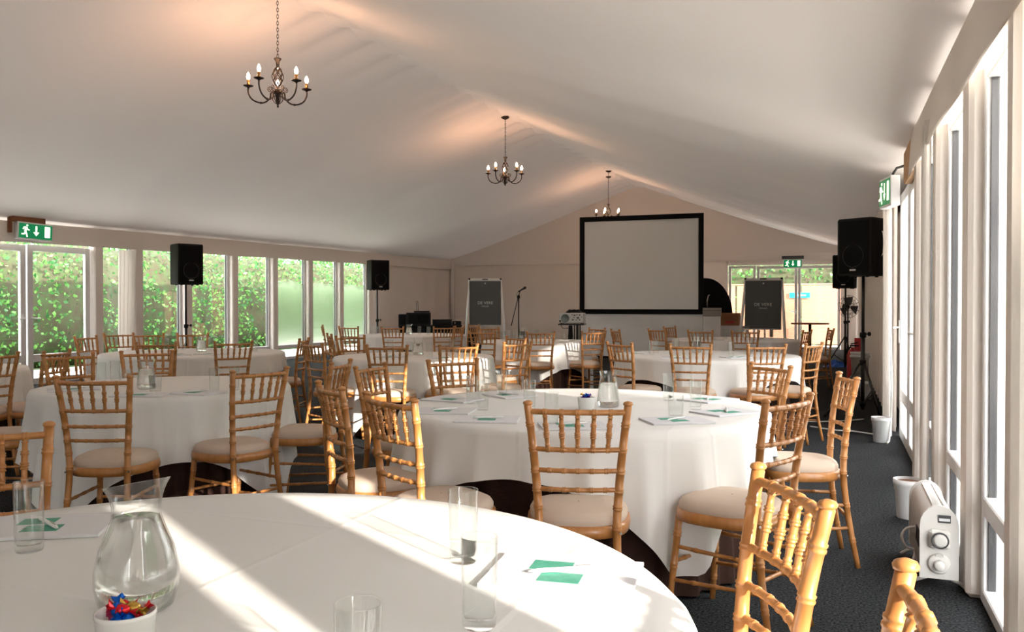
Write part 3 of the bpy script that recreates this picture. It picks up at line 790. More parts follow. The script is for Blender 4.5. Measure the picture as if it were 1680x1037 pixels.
def side_of(key, p):
    d = p - TB[key].p; return GL(key) + ', ' + (sector(d.x, d.y) if math.hypot(d.x, d.y) > .25 else 'near its middle')
def glass(key, px, py, small=False, note=None):
    p = inside(key, on_table(px, py), .05)
    (smallP if small else glassP).place(p + Vector((0, 0, .0006)), random.uniform(0, 6), ('short clear tumbler ' if small else 'tall clear tumbler ') + (note or side_of(key, p)), 'tumblers ' + GL(key))
def jug(key, px, py, wide=False, rz=0, note=None):
    p = inside(key, on_table(px, py), .08)
    (jugW if wide else jugN).place(p + Vector((0, 0, .0006)), rz, ('wide-lipped curvy glass water jug ' if wide else 'slim glass water jug ') + (note or GL(key)))
def pad(key, px, py, ang, pen=True, note=None, penang=40, dx=.0, dy=.0):
    p = inside(key, on_table(px, py), .17)
    padP.place(p + Vector((0, 0, .0008)), math.radians(ang) + TH, 'teal-printed notepad ' + (note or side_of(key, p)), 'notepads ' + GL(key))
    if pen: penP.place(p + Vector((dx, dy, .0098)), math.radians(penang) + TH, 'white pen on notepad ' + (note or side_of(key, p)), 'pens ' + GL(key))
glass('t1', 45, 905, note='beside the notepad under the wide-lipped jug')
glass('t1', 760, 923, note='beside the notepad on the sunlit cloth')
glass('t1', 786, 1030, note='standing apart on the sunlit cloth')
glass('t1', 586, 1184, note='alone in the middle of the table with red sweets')
jug('t1', 222, 1000, True, -.25, 'next to the red and blue sweets')
pad('t1', 75, 868, 100, True, 'beside the wide-lipped jug', -45, 0, .0)
pad('t1', 925, 948, 75, True, 'in sunlight on the table with red sweets', 10)
for px, py in ((774, 663), (792, 673), (823, 651), (1097, 657), (1142, 672), (869, 672)): glass('t2', px, py)
glass('t2', 1109, 686, True); glass('t2', 905, 700, False)
jug('t2', 998, 668, False, 1.2)
for px, py, a in ((742, 657, 60), (729, 676, 80), (800, 690, 85), (940, 701, 95), (1110, 692, 100), (1192, 678, 120), (1165, 657, 130), (835, 650, 30)): pad('t2', px, py, a, True, None, a - 60 + random.uniform(-20, 20))
for px, py in ((165, 632), (188, 628), (351, 644), (384, 640), (205, 634)): glass('t3', px, py, px == 205)
glass('t3', 254, 645, True); jug('t3', 240, 638, False, 0)
for px, py, a in ((330, 648, 70), (225, 652, 90), (120, 640, 120)): pad('t3', px, py, a)
for px, py in ((418, 577), (300, 574), (272, 577), (346, 575)): glass('t4', px, py)
jug('t4', 330, 577); pad('t4', 345, 582, 60); pad('t4', 290, 583, 110)
jug('t5', 686, 583); 
for px, py in ((672, 585), (640, 580), (742, 580), (705, 588)): glass('t5', px, py)
pad('t5', 640, 586, 80); pad('t5', 730, 588, 90)
jug('t6', 1143, 578)
for px, py in ((1069, 582), (1077, 579), (1200, 584), (1110, 577), (1230, 580)): glass('t6', px, py)
for px, py, a in ((1040, 580, 60), (1210, 587, 110), (1110, 588, 80)): pad('t6', px, py, a)
jug('t7', 857, 557)
for px, py in ((826, 560), (834, 558), (843, 558), (925, 560), (880, 557), (908, 561)): glass('t7', px, py)
pad('t7', 940, 561, 60); pad('t7', 885, 563, 90)
jug('t8', 671, 549)
for px, py in ((688, 549), (703, 550), (610, 550), (617, 549), (632, 551)): glass('t8', px, py)
jug('t9', 1224, 554)
for px, py in ((1266, 555), (1275, 554), (1290, 556), (1190, 556), (1158, 556)): glass('t9', px, py)
pad('t9', 1250, 557, 60); pad('t9', 1170, 558, 90)
def ramekin(key, px, py, cols, label, n, seed):
    p = on_table(px, py)
    r = thing('ramekin', 'white fluted porcelain ramekin of ' + label, 'bowl', p + Vector((0, 0, .0006)))
    m = MB(); prof = [(.036, 0), (.038, .003), (.0425, .050), (.0445, .053), (.0445, .058), (.043, .059), (.041, .056), (.036, .010), (.0001, .008)]
    segs = 72
    V = []
    for j, (rr, z) in enumerate(prof):
        for i in range(segs):
            a = 2 * PI * i / segs; q = rr * (1 + (.022 * math.cos(36 * a / 1.0) if 1 <= j <= 2 else 0)); V.append((q * math.cos(a), q * math.sin(a), z))
    m.add(V, [(j * segs + i, j * segs + (i + 1) % segs, (j + 1) * segs + (i + 1) % segs, (j + 1) * segs + i) for j in range(len(prof) - 1) for i in range(segs)], True); m.add(V[:segs], [tuple(range(segs))[::-1]])
    m.build('dish', 'porcelain', r)
    rr = random.Random(seed)
    for i in range(n):
        col = cols[i % len(cols)]; ring = .0 if i == 0 else (.019 if i < 7 else .012); a = i * 2.4 if i else 0
        z = .044 if i < 7 else .058
        c_ = Vector((p.x + ring * math.cos(a), p.y + ring * math.sin(a), p.z + z + .006))
        mm = MB(); mm.lathe([(.0001, -.010), (.007, -.009), (.009, -.004), (.009, .004), (.007, .009), (.0001, .010)], 10)
        for s in (-1, 1):                # twisted wrapper ends
            V = [(0, 0, s * .008)] + [(.010 * math.cos(k * PI / 4) * (1 + .3 * (k % 2)), .006 * math.sin(k * PI / 4) * (1.5 if k % 2 else .7), s * (.019 + .003 * (k % 2))) for k in range(8)]
            mm.add(V, [(0, k + 1, (k + 1) % 8 + 1) for k in range(8)])
        so2 = mm.build('wrapped_sweet', col); so2.location = c_; so2.rotation_euler = (rr.uniform(.7, 2.4), rr.uniform(-.6, .6), rr.uniform(0, 6))
        nm = col.split('_')[1]
        tag(so2, '%s foil wrapped sweet in the ramekin of %s' % (nm, label), 'sweet', 'sweets in the ramekin of ' + label)
ramekin('t1', 203, 1068, ['foil_red', 'foil_blue', 'foil_blue', 'foil_red', 'foil_pink', 'foil_blue', 'foil_red', 'foil_blue', 'foil_gold', 'foil_red'], 'red and blue sweets', 11, 3)
ramekin('t2', 962, 671, ['foil_purple', 'foil_blue', 'foil_purple', 'foil_gold', 'foil_purple', 'foil_blue'], 'purple and blue sweets', 10, 5)

# ------------------------------------------------------------------ chandeliers
def make_chandelier():
    r = thing('chandelier', 'x', 'chandelier')          # origin at the bottom finial tip
    MB().lathe([(.0001, 0), (.005, .004), (.010, .018), (.006, .028), (.014, .036), (.020, .050), (.022, .10), (.026, .14), (.040, .150), (.046, .165), (.040, .178), (.026, .19), (.020, .21), (.020, .235), (.0001, .237)], 14).build('stem', 'iron', r)
    m = MB(); m.lathe([(.020, .43), (.017, .455), (.022, .50), (.040, .525), (.042, .535), (.020, .54), (.0001, .54)], 14); m.build('neck', 'iron', r)
    for dirn in (-1, 1):
        m = MB()
        for k in range(6):
            P = []
            for i in range(15):
                t = i / 14; a = k * PI / 3 + dirn * t * 2.2; rr = .016 + .044 * math.sin(PI * t) ** .8; P.append((rr * math.cos(a), rr * math.sin(a), .235 + .205 * t))
            m.tube(P, .0048, 6, False)
        m.build('basket_wires', 'iron', r)
    for k in range(5):
        a = PI / 2 + k * 2 * PI / 5; d = Vector((math.cos(a), math.sin(a), 0))
        f = bez([d * .035 + Vector((0, 0, .170)), d * .075 + Vector((0, 0, .165)), d * .085 + Vector((0, 0, .11)), d * .14 + Vector((0, 0, .062)), d * .215 + Vector((0, 0, .060)), d * .29 + Vector((0, 0, .10)), d * .325 + Vector((0, 0, .17)), d * .326 + Vector((0, 0, .232))])
        arm = MB().tube([f(i / 30) for i in range(31)], .0092, 7).lathe([(.0001, -.014), (.010, -.010), (.013, 0), (.010, .010), (.0001, .014)], 8, f(.52)).build('arm', 'iron', r)
        e = f(1.0)
        MB().lathe([(.008, -.02), (.012, -.01), (.02, -.004), (.052, .008), (.056, .013), (.050, .014), (.018, .004), (.0001, .004)], 16, e).build('drip_pan', 'iron', arm)
        MB().lathe([(.017, .004), (.017, .078), (.013, .080), (.0001, .080)], 12, e).build('candle_sleeve', 'brass_sleeve', arm)
        MB().lathe([(.008, .080), (.012, .086), (.0185, .105), (.0175, .122), (.010, .142), (.004, .155), (.0001, .160)], 12, e).build('bulb', 'bulb', arm)
        P = []
        for i in range(22):
            t = i / 21; ang = t * 3.4 * PI; rr = .034 * (1 - .82 * t); cx = d * .085 + Vector((0, 0, .205)); P.append(cx + d * (rr * math.cos(ang - PI * .9)) + Vector((0, 0, rr * math.sin(ang - PI * .9))))
        P = [d * .03 + Vector((0, 0, .18))] + P
        MB().tube(P, .0045, 5, False).build('scroll', 'iron', r)
        P = [d * (.02 + .036 * math.sin(PI * i / 12)) + Vector((0, 0, .045 + .10 * i / 12)) for i in range(13)]
        MB().tube(P, .0045, 5, False).build('lower_loop', 'iron', r)
    return r
chanP = Proto(make_chandelier())
for i, (px, zb, lab) in enumerate(((457, 3.43, 'five-arm black iron chandelier hanging between the exit doors and the radiator wall'), (829, 3.47, 'five-arm black iron chandelier between the other two on the ridge'), (998, 3.45, 'five-arm black iron chandelier partly behind the screen top'))):
    Yc = WY(px, XM)
    rz = math.atan2(-Yc, -XM) + PI / 2
    r = chanP.place((XM, Yc, zb), rz + (0, .06, .35)[i], lab, None)
    zc = ZT(Z_RIDGE, Yc) - .075
    hgt = zc - zb
    MB().lathe([(.0001, hgt + .03), (.075, hgt + .03), (.078, hgt + .018), (.06, hgt + .002), (.012, hgt - .02), (.0001, hgt - .022)], 20).build('ceiling_rose', 'iron', r)
    m = MB(); z = .54; k = 0
    while z < hgt - .03:
        P = []
        for j in range(13):
            a = 2 * PI * j / 12; q = .010 * math.cos(a); P.append((q, 0, z + .02 + .024 * math.sin(a)) if k % 2 == 0 else (0, q, z + .02 + .024 * math.sin(a)))
        m.tube(P, .0032, 5, False); z += .036; k += 1
    m.build('chain', 'iron', r)

# ------------------------------------------------------------------ speakers on tripods
def make_stand(h):
    r = thing('speaker_stand', 'x', 'speaker stand')
    MB().tube([(0, 0, .10), (0, 0, .95)], .022, 10).build('lower_tube', 'black_metal', r); MB().tube([(0, 0, .93), (0, 0, h)], .017, 10).build('upper_pole', 'black_metal', r)
    for k in range(3):
        a = k * 2 * PI / 3 + .5; d = Vector((math.cos(a), math.sin(a), 0))
        lg = MB().tube([d * .03 + Vector((0, 0, .62)), d * .38 + Vector((0, 0, .02))], .013, 8).build('leg', 'black_metal', r)
        MB().tube([d * .36 + Vector((0, 0, .045)), d * .41 + Vector((0, 0, .002))], .018, 8).build('rubber_foot', 'black_plastic', lg)
        MB().tube([d * .02 + Vector((0, 0, .17)), d * .20 + Vector((0, 0, .30))], .009, 6).build('brace', 'black_metal', r)
    for z in (.17, .63, .94): MB().lathe([(.022, -.03), (.034, -.028), (.034, .028), (.022, .03)], 12, (0, 0, z)).build('collar', 'black_plastic', r)
    m = MB(); m.tube([(.03, 0, .95), (.075, 0, .95)], .007, 6); m.tube([(.07, 0, .95), (.085, 0, .95)], .024, 8); m.build('knob', 'black_plastic', r)
    return r
def make_speaker():
    r = thing('loudspeaker', 'x', 'speaker')             # front faces -Y, base at z=0
    W2, D, Hh = .205, .36, .64
    out_ = [(-W2, -D / 2), (W2, -D / 2), (W2 * .98, -D / 2 + .10), (W2 * .84, D / 2), (-W2 * .84, D / 2), (-W2 * .98, -D / 2 + .10)]
    m = MB(); V = []
    for z, k in ((0, .96), (.02, 1), (Hh - .02, 1), (Hh, .95)): V += [(x * k, y * k, z) for x, y in out_]
    n = 6; m.add(V, [(j * n + i, j * n + (i + 1) % n, (j + 1) * n + (i + 1) % n, (j + 1) * n + i) for j in range(3) for i in range(n)] + [tuple(range(n))[::-1], tuple(range(3 * n, 4 * n))]); m.build('cabinet', 'black_plastic', r)
    m = MB(); m.grid(lambda u, v: ((u - .5) * .36, -D / 2 - .004 - .022 * math.sin(PI * u) ** .7 * math.sin(PI * v) ** .4, .03 + v * .58), 14, 14); m.build('grille', 'grille', r)
    MB().tube([(.125 * math.cos(2 * PI * i / 28), -D / 2 - .022, .22 + .125 * math.sin(2 * PI * i / 28)) for i in range(29)], .004, 6, False).build('driver_ring', 'black_metal', r)
    MB().box((.0, -D / 2 - .027, .065), (.075, .006, .018), .002).build('maker_badge', 'heater_grey', r)
    for s in (-1, 1):
        for y in (-D / 2 + .05, .05): MB().lathe([(.018, -.014), (.018, 0), (.0001, .001)], 10, (s * .13, y, 0)).build('foot', 'black_plastic', r)
    m = MB(); m.tube([(W2 * .90, .03, .22), (W2 * .90 + .030, .03, .25), (W2 * .90 + .045, .03, .36), (W2 * .90 + .030, .03, .47), (W2 * .90, .03, .50)], .014, 8); m.build('carry_handle', 'chrome', r)
    return r
standP = Proto(make_stand(1.62)); spkP = Proto(make_speaker())
SPK = [((305, 13.6), 1.60, -24, 'by the garden windows over a table', 'by the garden windows below its speaker'),
       ((619, 18.5), 1.60, -22, 'beside the plain lining past the last garden window', 'beside the plain lining past the last garden window'),
       ((1416, 9.58), 1.60, 32, 'beside the radiator wall with silver side handle', 'beside the white pot on the radiator side'),
       ((1387, 16.6), 1.60, 12, 'in front of the end doors near the fan', 'in front of the end doors near the fan')]
for (px, dep), z, rot, l1, l2 in SPK:
    p = PD(px, dep); base = math.atan2(-p.y, -p.x) + PI / 2
    standP.place((p.x, p.y, 0), math.radians(31.4) if px > 1000 else base + math.radians(rot + 40), 'black tripod speaker stand ' + l2, 'speaker stands')
    spkP.place((p.x, p.y, z), base + math.radians(-rot), 'black loudspeaker on a pole ' + l1, 'loudspeakers')

# ------------------------------------------------------------------ projection screen
SP = PD(1050, 20.0)
r = thing('projection_screen', 'large white projection screen in black frame with pale skirt', 'screen', (SP.x, SP.y, 0))
wS, z0, z1 = 2.93, 1.06, 3.375; bw = .115
m = MB()
for c_, s_ in (((0, 0, z0 + bw / 2), (wS, .05, bw)), ((0, 0, z1 - bw / 2), (wS, .05, bw)), ((-wS / 2 + bw / 2, 0, (z0 + z1) / 2), (bw, .05, z1 - z0 - 2 * bw)), ((wS / 2 - bw / 2, 0, (z0 + z1) / 2), (bw, .05, z1 - z0 - 2 * bw))): m.box(c_, s_, .004)
m.build('frame', 'screen_black', r)
MB().box((0, .012, (z0 + z1) / 2), (wS - bw * 1.9, .01, z1 - z0 - bw * 1.9)).build('screen_surface', 'screen_white', r)
MB().grid(lambda u, v: ((u - .5) * (wS - .03), .02 + .012 * math.sin(u * 31 + 2 * math.sin(u * 9)) * (1 - v) + .01 * math.sin(v * 9 + u * 5), .06 + v * (z0 - .05)), 70, 12).build('skirt', 'vinyl', r)
for s in (-1, 1):
    MB().box((s * (wS / 2 - .03), .05, z0 / 2 + .05), (.04, .04, z0 + .1), .004).build('upright', 'chrome', r); MB().box((s * (wS / 2 - .03), .05, .03), (.06, .9, .05), .006).build('foot_bar', 'black_metal', r)
MB().box((0, .02, .035), (wS - .1, .04, .05), .004).build('bottom_bar', 'screen_black', r)

# projector on its trolley
PP = PD(939, 15.2); br = math.atan2(-PP.y, -PP.x) + PI / 2
t = thing('projector_trolley', 'black projector trolley on thin legs before the screen', 'trolley', (PP.x, PP.y, 0), br - .12)
ZP = ZD(531, 15.2)
MB().box((0, 0, ZP - .012), (.46, .40, .024), .004).build('top_shelf', 'black_metal', t); MB().box((0, 0, .30), (.46, .40, .024), .004).build('lower_shelf', 'black_metal', t)
lg = MB().box((0, 0, ZP / 2 + .01), (.022, .022, ZP - .03), .002).mesh('leg', 'black_metal')
for sx, sy in ((.06, .17), (.12, -.17), (.06, -.17), (.12, .17)):
    o = bpy.data.objects.new('leg', lg); C.objects.link(o); o.parent = t; o.location = (sx + .0, sy, 0)
m = MB(); m.tube([(-.02, -.1, ZP - .03), (-.02, -.1, ZP - .22), (-.03, -.1, ZP - .45)], [.035, .045, .03], 8); m.build('cable_bundle', 'black_plastic', t)
m = MB(); m.tube([(-.19, -.15, ZP - .02), (-.15, -.16, ZP - .08), (-.08, -.15, ZP - .08), (-.03, -.12, ZP - .07)], .006, 6); m.build('cable_loop', 'black_plastic', t)
r = thing('video_projector', 'pale grey video projector on the black trolley', 'projector', (PP.x, PP.y, ZP), br - .12)
MB().box((0, 0, .012 + .09), (.44, .36, .18), .012).build('case', 'projector_body', r)
Mx = Matrix.Rotation(PI / 2, 4, 'X')
MB().lathe([(.070, 0), (.074, .010), (.066, .014), (.060, .006), (.0001, .004)], 24, (-.105, -.18, .10), Mx).build('speaker_disc', 'lens_glass', r)
m = MB()
for i, (x, z, s_) in enumerate(((.02, .15, .02), (.06, .14, .03), (.10, .15, .022), (.15, .145, .03), (.05, .10, .02), (.12, .095, .04), (.03, .06, .03), (.15, .06, .025), (.09, .055, .02), (.185, .11, .02))): m.box((x, -.182, z + .01), (s_, .006, s_ * .7), .001)
m.build('socket_panel', 'dial_dark', r)
MB().box((-.195, -.182, .05), (.028, .006, .03), .002).build('power_switch', 'black_plastic', r)
for sx in (-.18, .18):
    for sy in (-.14, .14): MB().lathe([(.014, 0), (.014, .013), (.0001, .013)], 8, (sx, sy, 0)).build('foot', 'black_plastic', r)
c = thing('cable_coil', 'coil of black cable lying on the projector', 'cable', (PP.x, PP.y, ZP + .192), br)
m = MB()
for k in range(4):
    rr = .13 - .015 * k; m.tube([(rr * 1.1 * math.cos(a / 24 * 2 * PI) + .03, rr * .7 * math.sin(a / 24 * 2 * PI), .008 + .012 * k + .01 * math.sin(a / 24 * 6 * PI)) for a in range(25)], .008, 6, False)
m.build('loops', 'black_plastic', c)

# ------------------------------------------------------------------ flip charts
def flip_chart(px, dep, ytop, ybot, wpx, label, lean):
    p = PD(px, dep); rz = math.atan2(-p.y, -p.x) + PI / 2
    r = thing('flip_chart', label, 'flip chart', (p.x, p.y, 0), rz + lean)
    wd = wpx * dep / F; zt = ZD(ytop, dep); zb = ZD(ybot, dep); sl = .10
    rot = Matrix.Rotation(-sl, 4, 'X')
    MB().box((0, .0, (zt + zb) / 2), (wd, .02, zt - zb), .004, rot).build('board', 'white_paint', r)
    MB().grid(lambda u, v: tuple(Vector((0, 0, (zt + zb) / 2)) + rot @ Vector(((u - .5) * (wd - .005), -.018 - .006 * math.sin(u * 17) * (1 - v) ** 2 - .004 * (1 - v), (v - .5) * (zt - zb) * .93 - .02))), 24, 16).build('cover', 'chart_grey', r)
    MB().box(tuple(Vector((0, 0, (zt + zb) / 2)) + rot @ Vector((0, -.02, (zt - zb) * .48))), (wd * .94, .02, .05), .004, rot).build('clamp_bar', 'white_paint', r)
    MB().box(tuple(Vector((0, 0, (zt + zb) / 2)) + rot @ Vector((0, -.034, (zt - zb) * .482))), (wd * .18, .008, .022), .002, rot).build('clamp_handle', 'black_plastic', r)
    for s in (-1, 1):
        P0 = Vector((0, 0, (zt + zb) / 2)) + rot @ Vector((s * wd * .49, .02, (zt - zb) * .49)); MB().tube([P0, (s * wd * .66, -.22, .01)], .030, 8).build('leg', 'white_paint', r)
        P0 = Vector((0, 0, (zt + zb) / 2)) + rot @ Vector((s * wd * .49, -.01, (zt - zb) * .49)); MB().lathe([(.022, -.02), (.03, 0), (.022, .02)], 10, P0).build('corner_cap', 'black_plastic', r)
    MB().tube([(0, .03, zt - .1), (0, .55, .01)], .018, 8).build('rear_leg', 'white_paint', r)
    base = Matrix.Translation(Vector((0, 0, (zt + zb) / 2)) + rot @ Vector((0, -.032, -.02))) @ rot @ Matrix.Rotation(PI / 2, 4, 'X')
    text_part('DE VERE', wd * .125, base, 'white_print', r, 'lettering', .001, 1.05)
    text_part('VENUES', wd * .055, base @ Matrix.Translation((0, -wd * .105, 0)), 'white_print', r, 'small_lettering', .001, 1.25)
    return r
flip_chart(796, 20.5, 457, 535, 52, 'grey covered flip chart beside the microphone stand', .05)
flip_chart(1252, 18.2, 456, 541, 58, 'grey covered flip chart before the end doors', -.10)

# microphone stand
p = PD(851, 19.5); r = thing('microphone_stand', 'slim black microphone stand with boom by the flip chart', 'microphone stand', (p.x, p.y, 0), math.atan2(-p.y, -p.x) + PI / 2)
MB().tube([(0, 0, .12), (0, 0, 1.48)], .014, 8).build('pole', 'black_metal', r)
MB().tube([(-.17, .0, .80), (0, -.01, 1.50), (.04, -.03, 1.60)], .010, 8).build('boom', 'black_metal', r)
MB().lathe([(.02, -.04), (.03, -.03), (.03, .03), (.02, .04)], 10, (0, 0, 1.46)).build('clutch', 'black_plastic', r)
for k in range(3):
    a = k * 2 * PI / 3 + .3; MB().tube([(0, 0, .16), (.30 * math.cos(a), .30 * math.sin(a), .012)], .011, 6).build('leg', 'black_metal', r)
m = MB(); d = Vector((.85, -.1, .5)).normalized(); s0 = Vector((.03, -.03, 1.60)); m.tube([s0 - d * .05, s0 + d * .09, s0 + d * .10, s0 + d * .13, s0 + d * .155, s0 + d * .165], [.014, .020, .030, .034, .026, .008], 10); m.build('microphone', 'black_metal', r)
MB().tube([(.0, -.03, 1.60), (-.045, -.03, 1.52), (-.03, -.02, 1.42), (0, -.015, 1.35), (.014, -.014, .6), (.02, 0, .1)], .005, 6).build('lead', 'black_plastic', r)

# ------------------------------------------------------------------ music equipment in the corner
EQ = PD(706, 22.0); er = math.atan2(-EQ.y, -EQ.x) + PI / 2
r = thing('equipment_table', 'black draped table carrying the music equipment', 'table', (EQ.x, EQ.y, 0), er)
MB().box((0, 0, .74), (1.62, .62, .03), .004).build('tabletop', 'black_plastic', r)
MB().grid(lambda u, v: (.79 * math.cos(2 * PI * u) / max(abs(math.cos(2 * PI * u)), abs(math.sin(2 * PI * u))) , .29 * math.sin(2 * PI * u) / max(abs(math.cos(2 * PI * u)), abs(math.sin(2 * PI * u))), .02 + .705 * v), 96, 4, True).build('black_drape', 'screen_black', r)
def on_eq(x, y, z): return Vector((EQ.x, EQ.y, 0)) + Matrix.Rotation(er, 4, 'Z') @ Vector((x, y, z))
def gear(name, label, cat, x, y, z, parts, rz=0):
    g = thing(name, label, cat, on_eq(x, y, z), er + rz)
    for nm, c_, s_, mt in parts: MB().box(c_, s_, .006).build(nm, mt, g)
    return g
gear('amplifier_rack', 'black amplifier rack case on the equipment table', 'amplifier', -.30, 0, .756, [('case', (0, 0, .16), (.62, .46, .32), 'black_plastic'), ('front_panel', (0, -.235, .16), (.52, .01, .24), 'grille'), ('round_vent', (-.06, -.242, .18), (.1, .01, .1), 'screen_black'), ('round_vent', (.1, -.242, .18), (.1, .01, .1), 'screen_black')])
gear('speaker_cabinet', 'small black cabinet left of the amplifier rack', 'speaker', -.715, .02, .756, [('case', (0, 0, .14), (.19, .4, .28), 'black_plastic'), ('grille', (0, -.205, .14), (.15, .01, .22), 'grille')])
gear('mixing_desk', 'black mixing desk sloping beside the amplifier rack', 'mixer', .30, -.02, .756, [('case', (0, 0, .07), (.50, .44, .14), 'black_plastic'), ('control_panel', (0, 0, .143), (.46, .40, .006), 'dial_dark'), ('fader_block', (.1, -.12, .150), (.2, .1, .012), 'silver_box'), ('end_cheek', (-.24, 0, .08), (.02, .45, .17), 'black_metal')])
gear('disc_player', 'black disc player at the end of the equipment table', 'disc player', .68, 0, .756, [('case', (0, 0, .05), (.22, .40, .10), 'black_plastic'), ('display', (-.05, -.203, .06), (.03, .006, .05), 'silver_box')])
g = gear('radio_receiver', 'black wireless receiver with two thin aerials', 'receiver', -.22, 0, 1.080, [('case', (0, 0, .02), (.40, .22, .04), 'black_plastic')])
for s in (-.12, -.08): MB().tube([(s, 0, .03), (s - .02, .02, .30)], .006, 6).build('aerial', 'black_metal', g)
gear('cable_box', 'low black case on the floor side of the flip chart', 'case', 1.02, .0, 0, [('case', (0, 0, .33), (.34, .5, .66), 'black_plastic'), ('lid', (0, 0, .675), (.36, .52, .03), 'black_metal')])

# ------------------------------------------------------------------ boxes and board right of the screen
BT = PD(1199, 19.4); rb = math.atan2(-BT.y, -BT.x) + PI / 2
zt = ZD(534, 19.4)
r = thing('side_table', 'small table under a gathered white cloth holding the cardboard box', 'table', (BT.x, BT.y, 0), rb)
MB().box((0, 0, zt - .03), (.60, .46, .03), .004).build('tabletop', 'old_timber', r)
def ff(u, v):
    a = 2 * PI * u; q = 1 / max(abs(math.cos(a)), abs(math.sin(a))); q = min(q, 1.25); k = 1 + .12 * v * (1 + .6 * math.sin(a * 22)); return (.31 * math.cos(a) * q * k, .24 * math.sin(a) * q * k, zt - .008 - v * (zt - .02))
m = MB(); m.grid(ff, 160, 6, True); m.add([ff(i / 160, 0) for i in range(160)], [tuple(range(160))]); m.build('cloth', 'linen', r)
r = thing('cardboard_box', 'brown cardboard box with red print on the small cloth table', 'box', (BT.x, BT.y, zt), rb - .15)
bw_ = .40; bh = .28
MB().box((0, 0, bh / 2 + .001), (bw_, .30, bh), .003).build('carton', 'cardboard', r)
MB().box((.0, -.152, .075), (.20, .004, .045)).build('red_print', 'red_paint', r)
BW = PD(1168, 19.0); zb = ZD(519, 19.0)
r = thing('white_carton', 'tall white carton standing beside the screen skirt', 'box', (BW.x, BW.y, 0), rb + .05)
MB().box((0, 0, zb / 2), (.37, .34, zb - .002), .004).build('carton', 'box_white', r); MB().box((0, -.172, zb - .15), (.34, .004, .01)).build('tape', 'paper', r)
r = thing('grey_case', 'shallow grey metal case on the white carton', 'case', (BW.x, BW.y, zb), rb + .05)
MB().box((0, 0, .095), (.40, .36, .185), .006).build('body', 'silver_box', r); MB().box((0, -.183, .13), (.38, .006, .008)).build('lid_seam', 'dial_dark', r)
BA = PD(1158, 20.4); r = thing('rounded_board', 'large black quarter-round board behind the grey case', 'board', (BA.x, BA.y, 0), rb)
RR = .62; zc = ZD(518, 20.4)
out_ = [(-.12, 0, .0), (RR, 0, 0), (RR, 0, zc)] + [(RR * math.cos(a), 0, zc + RR * 1.45 * math.sin(a)) for a in [i * PI / 2 / 14 for i in range(1, 15)]] + [(-.12, 0, zc + RR * 1.45)]
MB().prism(out_, (0, .05, 0)).build('panel', 'screen_black', r)
MB().tube([(.04, -.012, zc + .1), (.03, -.015, zc + .35), (.06, -.015, zc + .48), (.09, -.012, zc + .50)], .014, 8).build('chrome_hook', 'chrome', r)
# bar table
BP = PD(1329, 20.5); zt2 = ZD(530, 20.5)
r = thing('bar_table', 'round black bar table on a single column by the end doors', 'table', (BP.x, BP.y, 0))
MB().lathe([(.0001, zt2 - .03), (.43, zt2 - .03), (.44, zt2 - .015), (.43, zt2), (.0001, zt2)], 36).build('tabletop', 'old_timber', r); MB().tube([(0, 0, .03), (0, 0, zt2 - .03)], .035, 12).build('column', 'black_metal', r)
MB().lathe([(.0001, 0), (.25, 0), (.25, .015), (.05, .03), (.0001, .03)], 28).build('base', 'black_metal', r)
# pedestal fan
FP = PD(1391, 18.2); r = thing('pedestal_fan', 'black pedestal fan with wire guard near the end doors', 'fan', (FP.x, FP.y, 0), math.atan2(-FP.y, -FP.x) + PI / 2 + .5)
MB().lathe([(.0001, 0), (.22, 0), (.22, .02), (.04, .04), (.0001, .04)], 24).build('base', 'black_plastic', r); MB().tube([(0, 0, .03), (0, 0, 1.20)], .018, 8).build('pole', 'black_metal', r)
MB().lathe([(.0001, -.09), (.06, -.08), (.08, 0), (.05, .05), (.0001, .06)], 14, (0, .06, 1.24), Mx).build('motor', 'black_plastic', r)
m = MB(); fc_ = Vector((0, -.04, 1.24))
for rr, dy in ((.24, 0), (.16, -.04), (.08, -.06), (.16, .05)): m.tube([fc_ + Vector((rr * math.cos(2 * PI * i / 28), dy, rr * math.sin(2 * PI * i / 28))) for i in range(29)], .004, 5, False)
for k in range(16):
    a = 2 * PI * k / 16; m.tube([fc_ + Vector((.03 * math.cos(a), -.065, .03 * math.sin(a))), fc_ + Vector((.16 * math.cos(a), -.04, .16 * math.sin(a))), fc_ + Vector((.24 * math.cos(a), 0, .24 * math.sin(a))), fc_ + Vector((.14 * math.cos(a), .06, .14 * math.sin(a)))], .003, 4, False)
m.build('wire_guard', 'black_metal', r)
for k in range(3):
    a = k * 2 * PI / 3 + .4; m = MB(); m.grid(lambda u, v: tuple(fc_ + Matrix.Rotation(a, 4, 'Y') @ Vector(((.03 + u * .17), (v - .5) * .05 - .01, (v - .5) * .15 * (.4 + u)))), 5, 4); m.build('blade', 'dial_dark', r)
# extinguisher and clutter near the end corner
XP = PD(1399, 14.6); r = thing('fire_extinguisher', 'red fire extinguisher by the radiator wall behind the stand', 'extinguisher', (XP.x, XP.y, 0))
MB().lathe([(.0001, 0), (.085, 0), (.09, .02), (.09, .42), (.07, .48), (.03, .52), (.025, .55), (.0001, .55)], 20).build('cylinder', 'red_paint', r)
m = MB(); m.box((.03, 0, .58), (.14, .03, .025), .004); m.box((.03, 0, .62), (.12, .03, .02), .004, Matrix.Rotation(-.2, 4, 'Y')); m.build('lever', 'black_plastic', r); MB().tube([(-.02, 0, .56), (-.10, 0, .50), (-.12, 0, .2)], .014, 8).build('hose', 'black_plastic', r)
XP = PD(1413, 17.2); r = thing('warning_cone', 'red folded floor sign leaning by the radiator wall', 'floor sign', (XP.x - .05, XP.y, 0))
for s in (-1, 1): MB().box((0, s * .075, .305), (.15, .012, .62), .004, Matrix.Rotation(s * .22, 4, 'X')).build('panel', 'red_paint', r)
